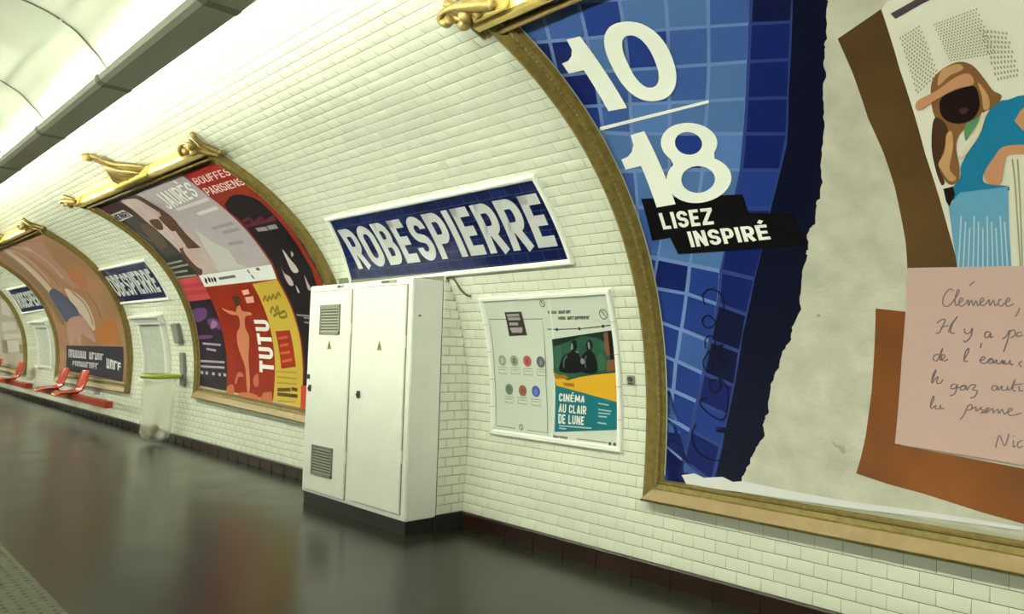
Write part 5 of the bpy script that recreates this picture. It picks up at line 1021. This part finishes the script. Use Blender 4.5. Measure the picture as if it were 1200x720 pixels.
pa = [(-4.90, 3.785, 2.012), (-4.76, 3.785, 2.02)] + [tuple(pt(x, s, .02)) for x, s in ((-4.66, 1.96), (-4.62, 1.90), (-4.60, 1.85), (-4.55, 1.80), (-4.50, 1.79))]
add_tube(bm, spline(pa, 4), .008, 6)
tag(obj('cable', bm, DGREY, None, True), 'thin dark cable looping out from behind the cabinet top onto the tiles', 'cable')

# ------------------------------------------------------------------ service hatches and boxes on the far wall
def hatch(q, label):
    # q: BL, BR, TR, TL
    x0 = (q[0][0]+q[3][0])/2; x1 = (q[1][0]+q[2][0])/2; s0 = (q[0][1]+q[1][1])/2; s1 = (q[2][1]+q[3][1])/2
    t = thing('service_hatch', pt((x0+x1)/2, s0), label, 'hatch', 'white service hatches')
    w = x1-x0
    HW = M('hatch_white', C(214, 220, 188, .8), .35); HP = M('hatch_grey_panel', C(176, 184, 154, .8), .4, noise=.08, nscale=9)
    bm = bmesh.new(); wbox(bm, x0+.16*w, x1-.08*w, s0+.03, s1-.14, .002, .018, .003); bend(bm, .09); obj('door_panel', bm, HP, t)
    for a, b in ((.10, .16), (.92, 1.0)):
        bm = bmesh.new(); wbox(bm, x0+a*w, x0+b*w, s0, s1-.13, .002, .06, .004); bend(bm, .09); obj('jamb', bm, HW, t)
    bm = bmesh.new(); wbox(bm, x0+.04*w, x1+.02*w, s1-.15, s1-.09, .002, .07, .004); wbox(bm, x0+.02*w, x1+.02*w, s1-.09, s1-.03, .002, .09, .004); wbox(bm, x0-.01, x1+.03, s1-.03, s1, .002, .13, .004); bend(bm, .09); obj('cornice', bm, HW, t)
    bm = bmesh.new(); wbox(bm, x0+.02*w, x0+.22*w, s0-.05, s0, .002, .10, .004); wbox(bm, x0+.22*w, x1, s0-.05, s0, .002, .03, .004); bend(bm, .09); obj('sill', bm, HW, t)
H1 = [(-12.75, .74), (-11.55, .74), (-11.55, 1.76), (-12.75, 1.76)]
hatch(H1, 'white service hatch with a moulded top, in the wall above the transparent rubbish bag')
hatch([(-19.875,0.706),(-18.54,0.712),(-18.426,1.743),(-19.869,1.739)], 'farther white service hatch, between the two leftmost posters')
q = [(-11.168,1.316),(-10.904,1.319),(-10.907,1.606),(-11.205,1.608)]
bm = bmesh.new(); wbox(bm, -11.18, -10.93, 1.32, 1.61, .004, .06, .008); bend(bm, .09)
t = thing('junction_box', pt(-11.05, 1.3), 'small grey metal box on the tiles right of the nearer hatch', 'box')
obj('case', bm, M('box_grey', C(112, 118, 100, .8), .5), t)
bm = bmesh.new(); wbox(bm, -11.15, -10.96, 1.32, 1.38, .058, .064, .002); bend(bm, .09); obj('brown_label', bm, M('label_brown', C(140, 104, 74, .8), .5), t)

# rubbish bag and holder
def rubbish():
    cx, cy, cz = -11.0, 3.74, .96
    GRN = M('olive_green_ring', C(146, 156, 56, .8), .4)
    t = thing('bag_holder', pt(-10.95, .6), 'olive green ring on a grey wall bracket holding the rubbish bag open', 'bin')
    bm = bmesh.new(); n = 32; prof = [(.235, -.03), (.262, -.03), (.268, .0), (.262, .03), (.235, .03), (.24, 0)]
    rings = [[bm.verts.new((cx+r*math.cos(k*2*PI/n), cy+r*math.sin(k*2*PI/n), cz+z)) for r, z in prof] for k in range(n)]
    for k in range(n):
        for j in range(6): bm.faces.new((rings[k][j], rings[(k+1)%n][j], rings[(k+1)%n][(j+1)%6], rings[k][(j+1)%6]))
    obj('ring', bm, GRN, t, True)
    bm = bmesh.new(); wbox(bm, -11.06, -10.92, .70, 1.18, .006, .05, .006); bend(bm, .09); obj('wall_bracket', bm, M('bracket_grey', C(120, 122, 104, .8), .5), t)
    bm = bmesh.new(); add_box(bm, -11.04, -10.94, cy+.24, 4.04, cz-.025, cz+.025, .004); obj('arm', bm, DGREY, t)
    BAG = bpy.data.materials.new('clear_plastic_film'); BAG.use_nodes = True; nt = BAG.node_tree; b = nt.nodes['Principled BSDF']
    b.inputs['Base Color'].default_value = (.80, .82, .72, 1); b.inputs['Roughness'].default_value = .2; b.inputs['Alpha'].default_value = .33
    bm = bmesh.new(); n = 40; lv = [(.945, .234), (.925, .233), (.905, .232), (.85, .225), (.7, .215), (.5, .205), (.3, .20), (.16, .20), (.09, .17), (.05, .10), (.045, .0)]
    rings = []
    for i, (z, r) in enumerate(lv):
        dx = -.10*(1-z)**1.2
        rings.append([bm.verts.new((cx+dx+(r+(.012*math.sin(5*k*2*PI/n+i*.7)+.006*math.sin(11*k*2*PI/n-i))*(0 if i < 2 or r == 0 else 1))*math.cos(k*2*PI/n), cy+(r+.012*math.sin(4*k*2*PI/n+i*.5)*(0 if i < 2 or r == 0 else 1))*math.sin(k*2*PI/n), z)) for k in range(n)])
    for r0, r1 in zip(rings, rings[1:]):
        for k in range(n): bm.faces.new((r0[k], r0[(k+1)%n], r1[(k+1)%n], r1[k]))
    tag(obj('rubbish_bag', bm, BAG, None, True), 'clear plastic rubbish bag hanging from the olive green ring', 'bag')
    for i, (dx, dy, z, r, c, lab) in enumerate(((-.14, -.05, .125, .062, (150, 132, 84), 'tan crumpled wrapper on the near side of the clear bag bottom'), (-.02, .05, .12, .056, (214, 214, 190), 'white crumpled wrapper at the back of the clear bag bottom'), (-.06, -.03, .225, .058, (120, 104, 58), 'dark olive crumpled wrapper on top of the litter in the clear bag'))):
        bm = bmesh.new(); bmesh.ops.create_icosphere(bm, subdivisions=3, radius=r)
        rnd = random.Random(i)
        for v in bm.verts: v.co *= 1 + rnd.uniform(-.16, .12)
        bmesh.ops.translate(bm, verts=bm.verts[:], vec=(cx+dx, cy+dy, z))
        tag(obj('crumpled_wrapper', bm, M('wrapper_%s' % 'abc'[i], C(*c), .6), None), lab, 'litter', 'litter in the clear bag')
rubbish()

# ------------------------------------------------------------------ seats
def bench(xa, xb, seats, legs, label):
    t = thing('seat_bench', ((xa+xb)/2, 3.64, 0), label, 'bench', 'orange platform benches')
    bm = bmesh.new(); add_box(bm, xa, xb, 3.58, 3.70, .365, .475, .008); obj('beam', bm, REDB, t)
    for x in legs:
        bm = bmesh.new(); add_box(bm, x-.03, x+.03, 3.69, 4.055, .385, .455, .005); add_box(bm, x-.07, x+.07, 4.045, 4.062, .30, .50, .003); obj('wall_bracket', bm, WHITE, t)
    prof = spline([(3.355, .425), (3.37, .452), (3.45, .475), (3.58, .487), (3.68, .495), (3.745, .53), (3.785, .61), (3.82, .72), (3.85, .83), (3.862, .885)], 3)
    for x in seats:
        bm = bmesh.new(); rows = []; m = 9
        for i, (y, z) in enumerate(prof):
            f = i/(len(prof)-1); hw = .25 - .035*(abs(2*f-1)**6) - .02*math.exp(-((f-.52)/.08)**2)
            rows.append([bm.verts.new((x+u*hw, y-(.035*u*u if f > .6 else 0), z+(.03*u*u if f < .6 else 0))) for u in [-1+2*k/(m-1) for k in range(m)]])
        for r0, r1 in zip(rows, rows[1:]):
            for k in range(m-1): bm.faces.new((r0[k], r1[k], r1[k+1], r0[k+1]))
        o = obj('seat_shell', bm, RED, t, True); md = o.modifiers.new('thickness', 'SOLIDIFY'); md.thickness = .022; md.offset = 1
        bm = bmesh.new(); add_box(bm, x-.10, x+.10, 3.56, 3.72, .470, .490, .004); obj('seat_mount', bm, DGREY, t)
bench(-17.25, -12.95, [-15.12, -16.5], [-14.9, -16.3], 'nearer red beam bench with two orange shell seats, under the brown painted poster')
bench(-23.6, -18.55, [-20.4, -23.0], [-20.2, -22.4], 'farther red beam bench with one orange seat, at the left edge below the pale poster')
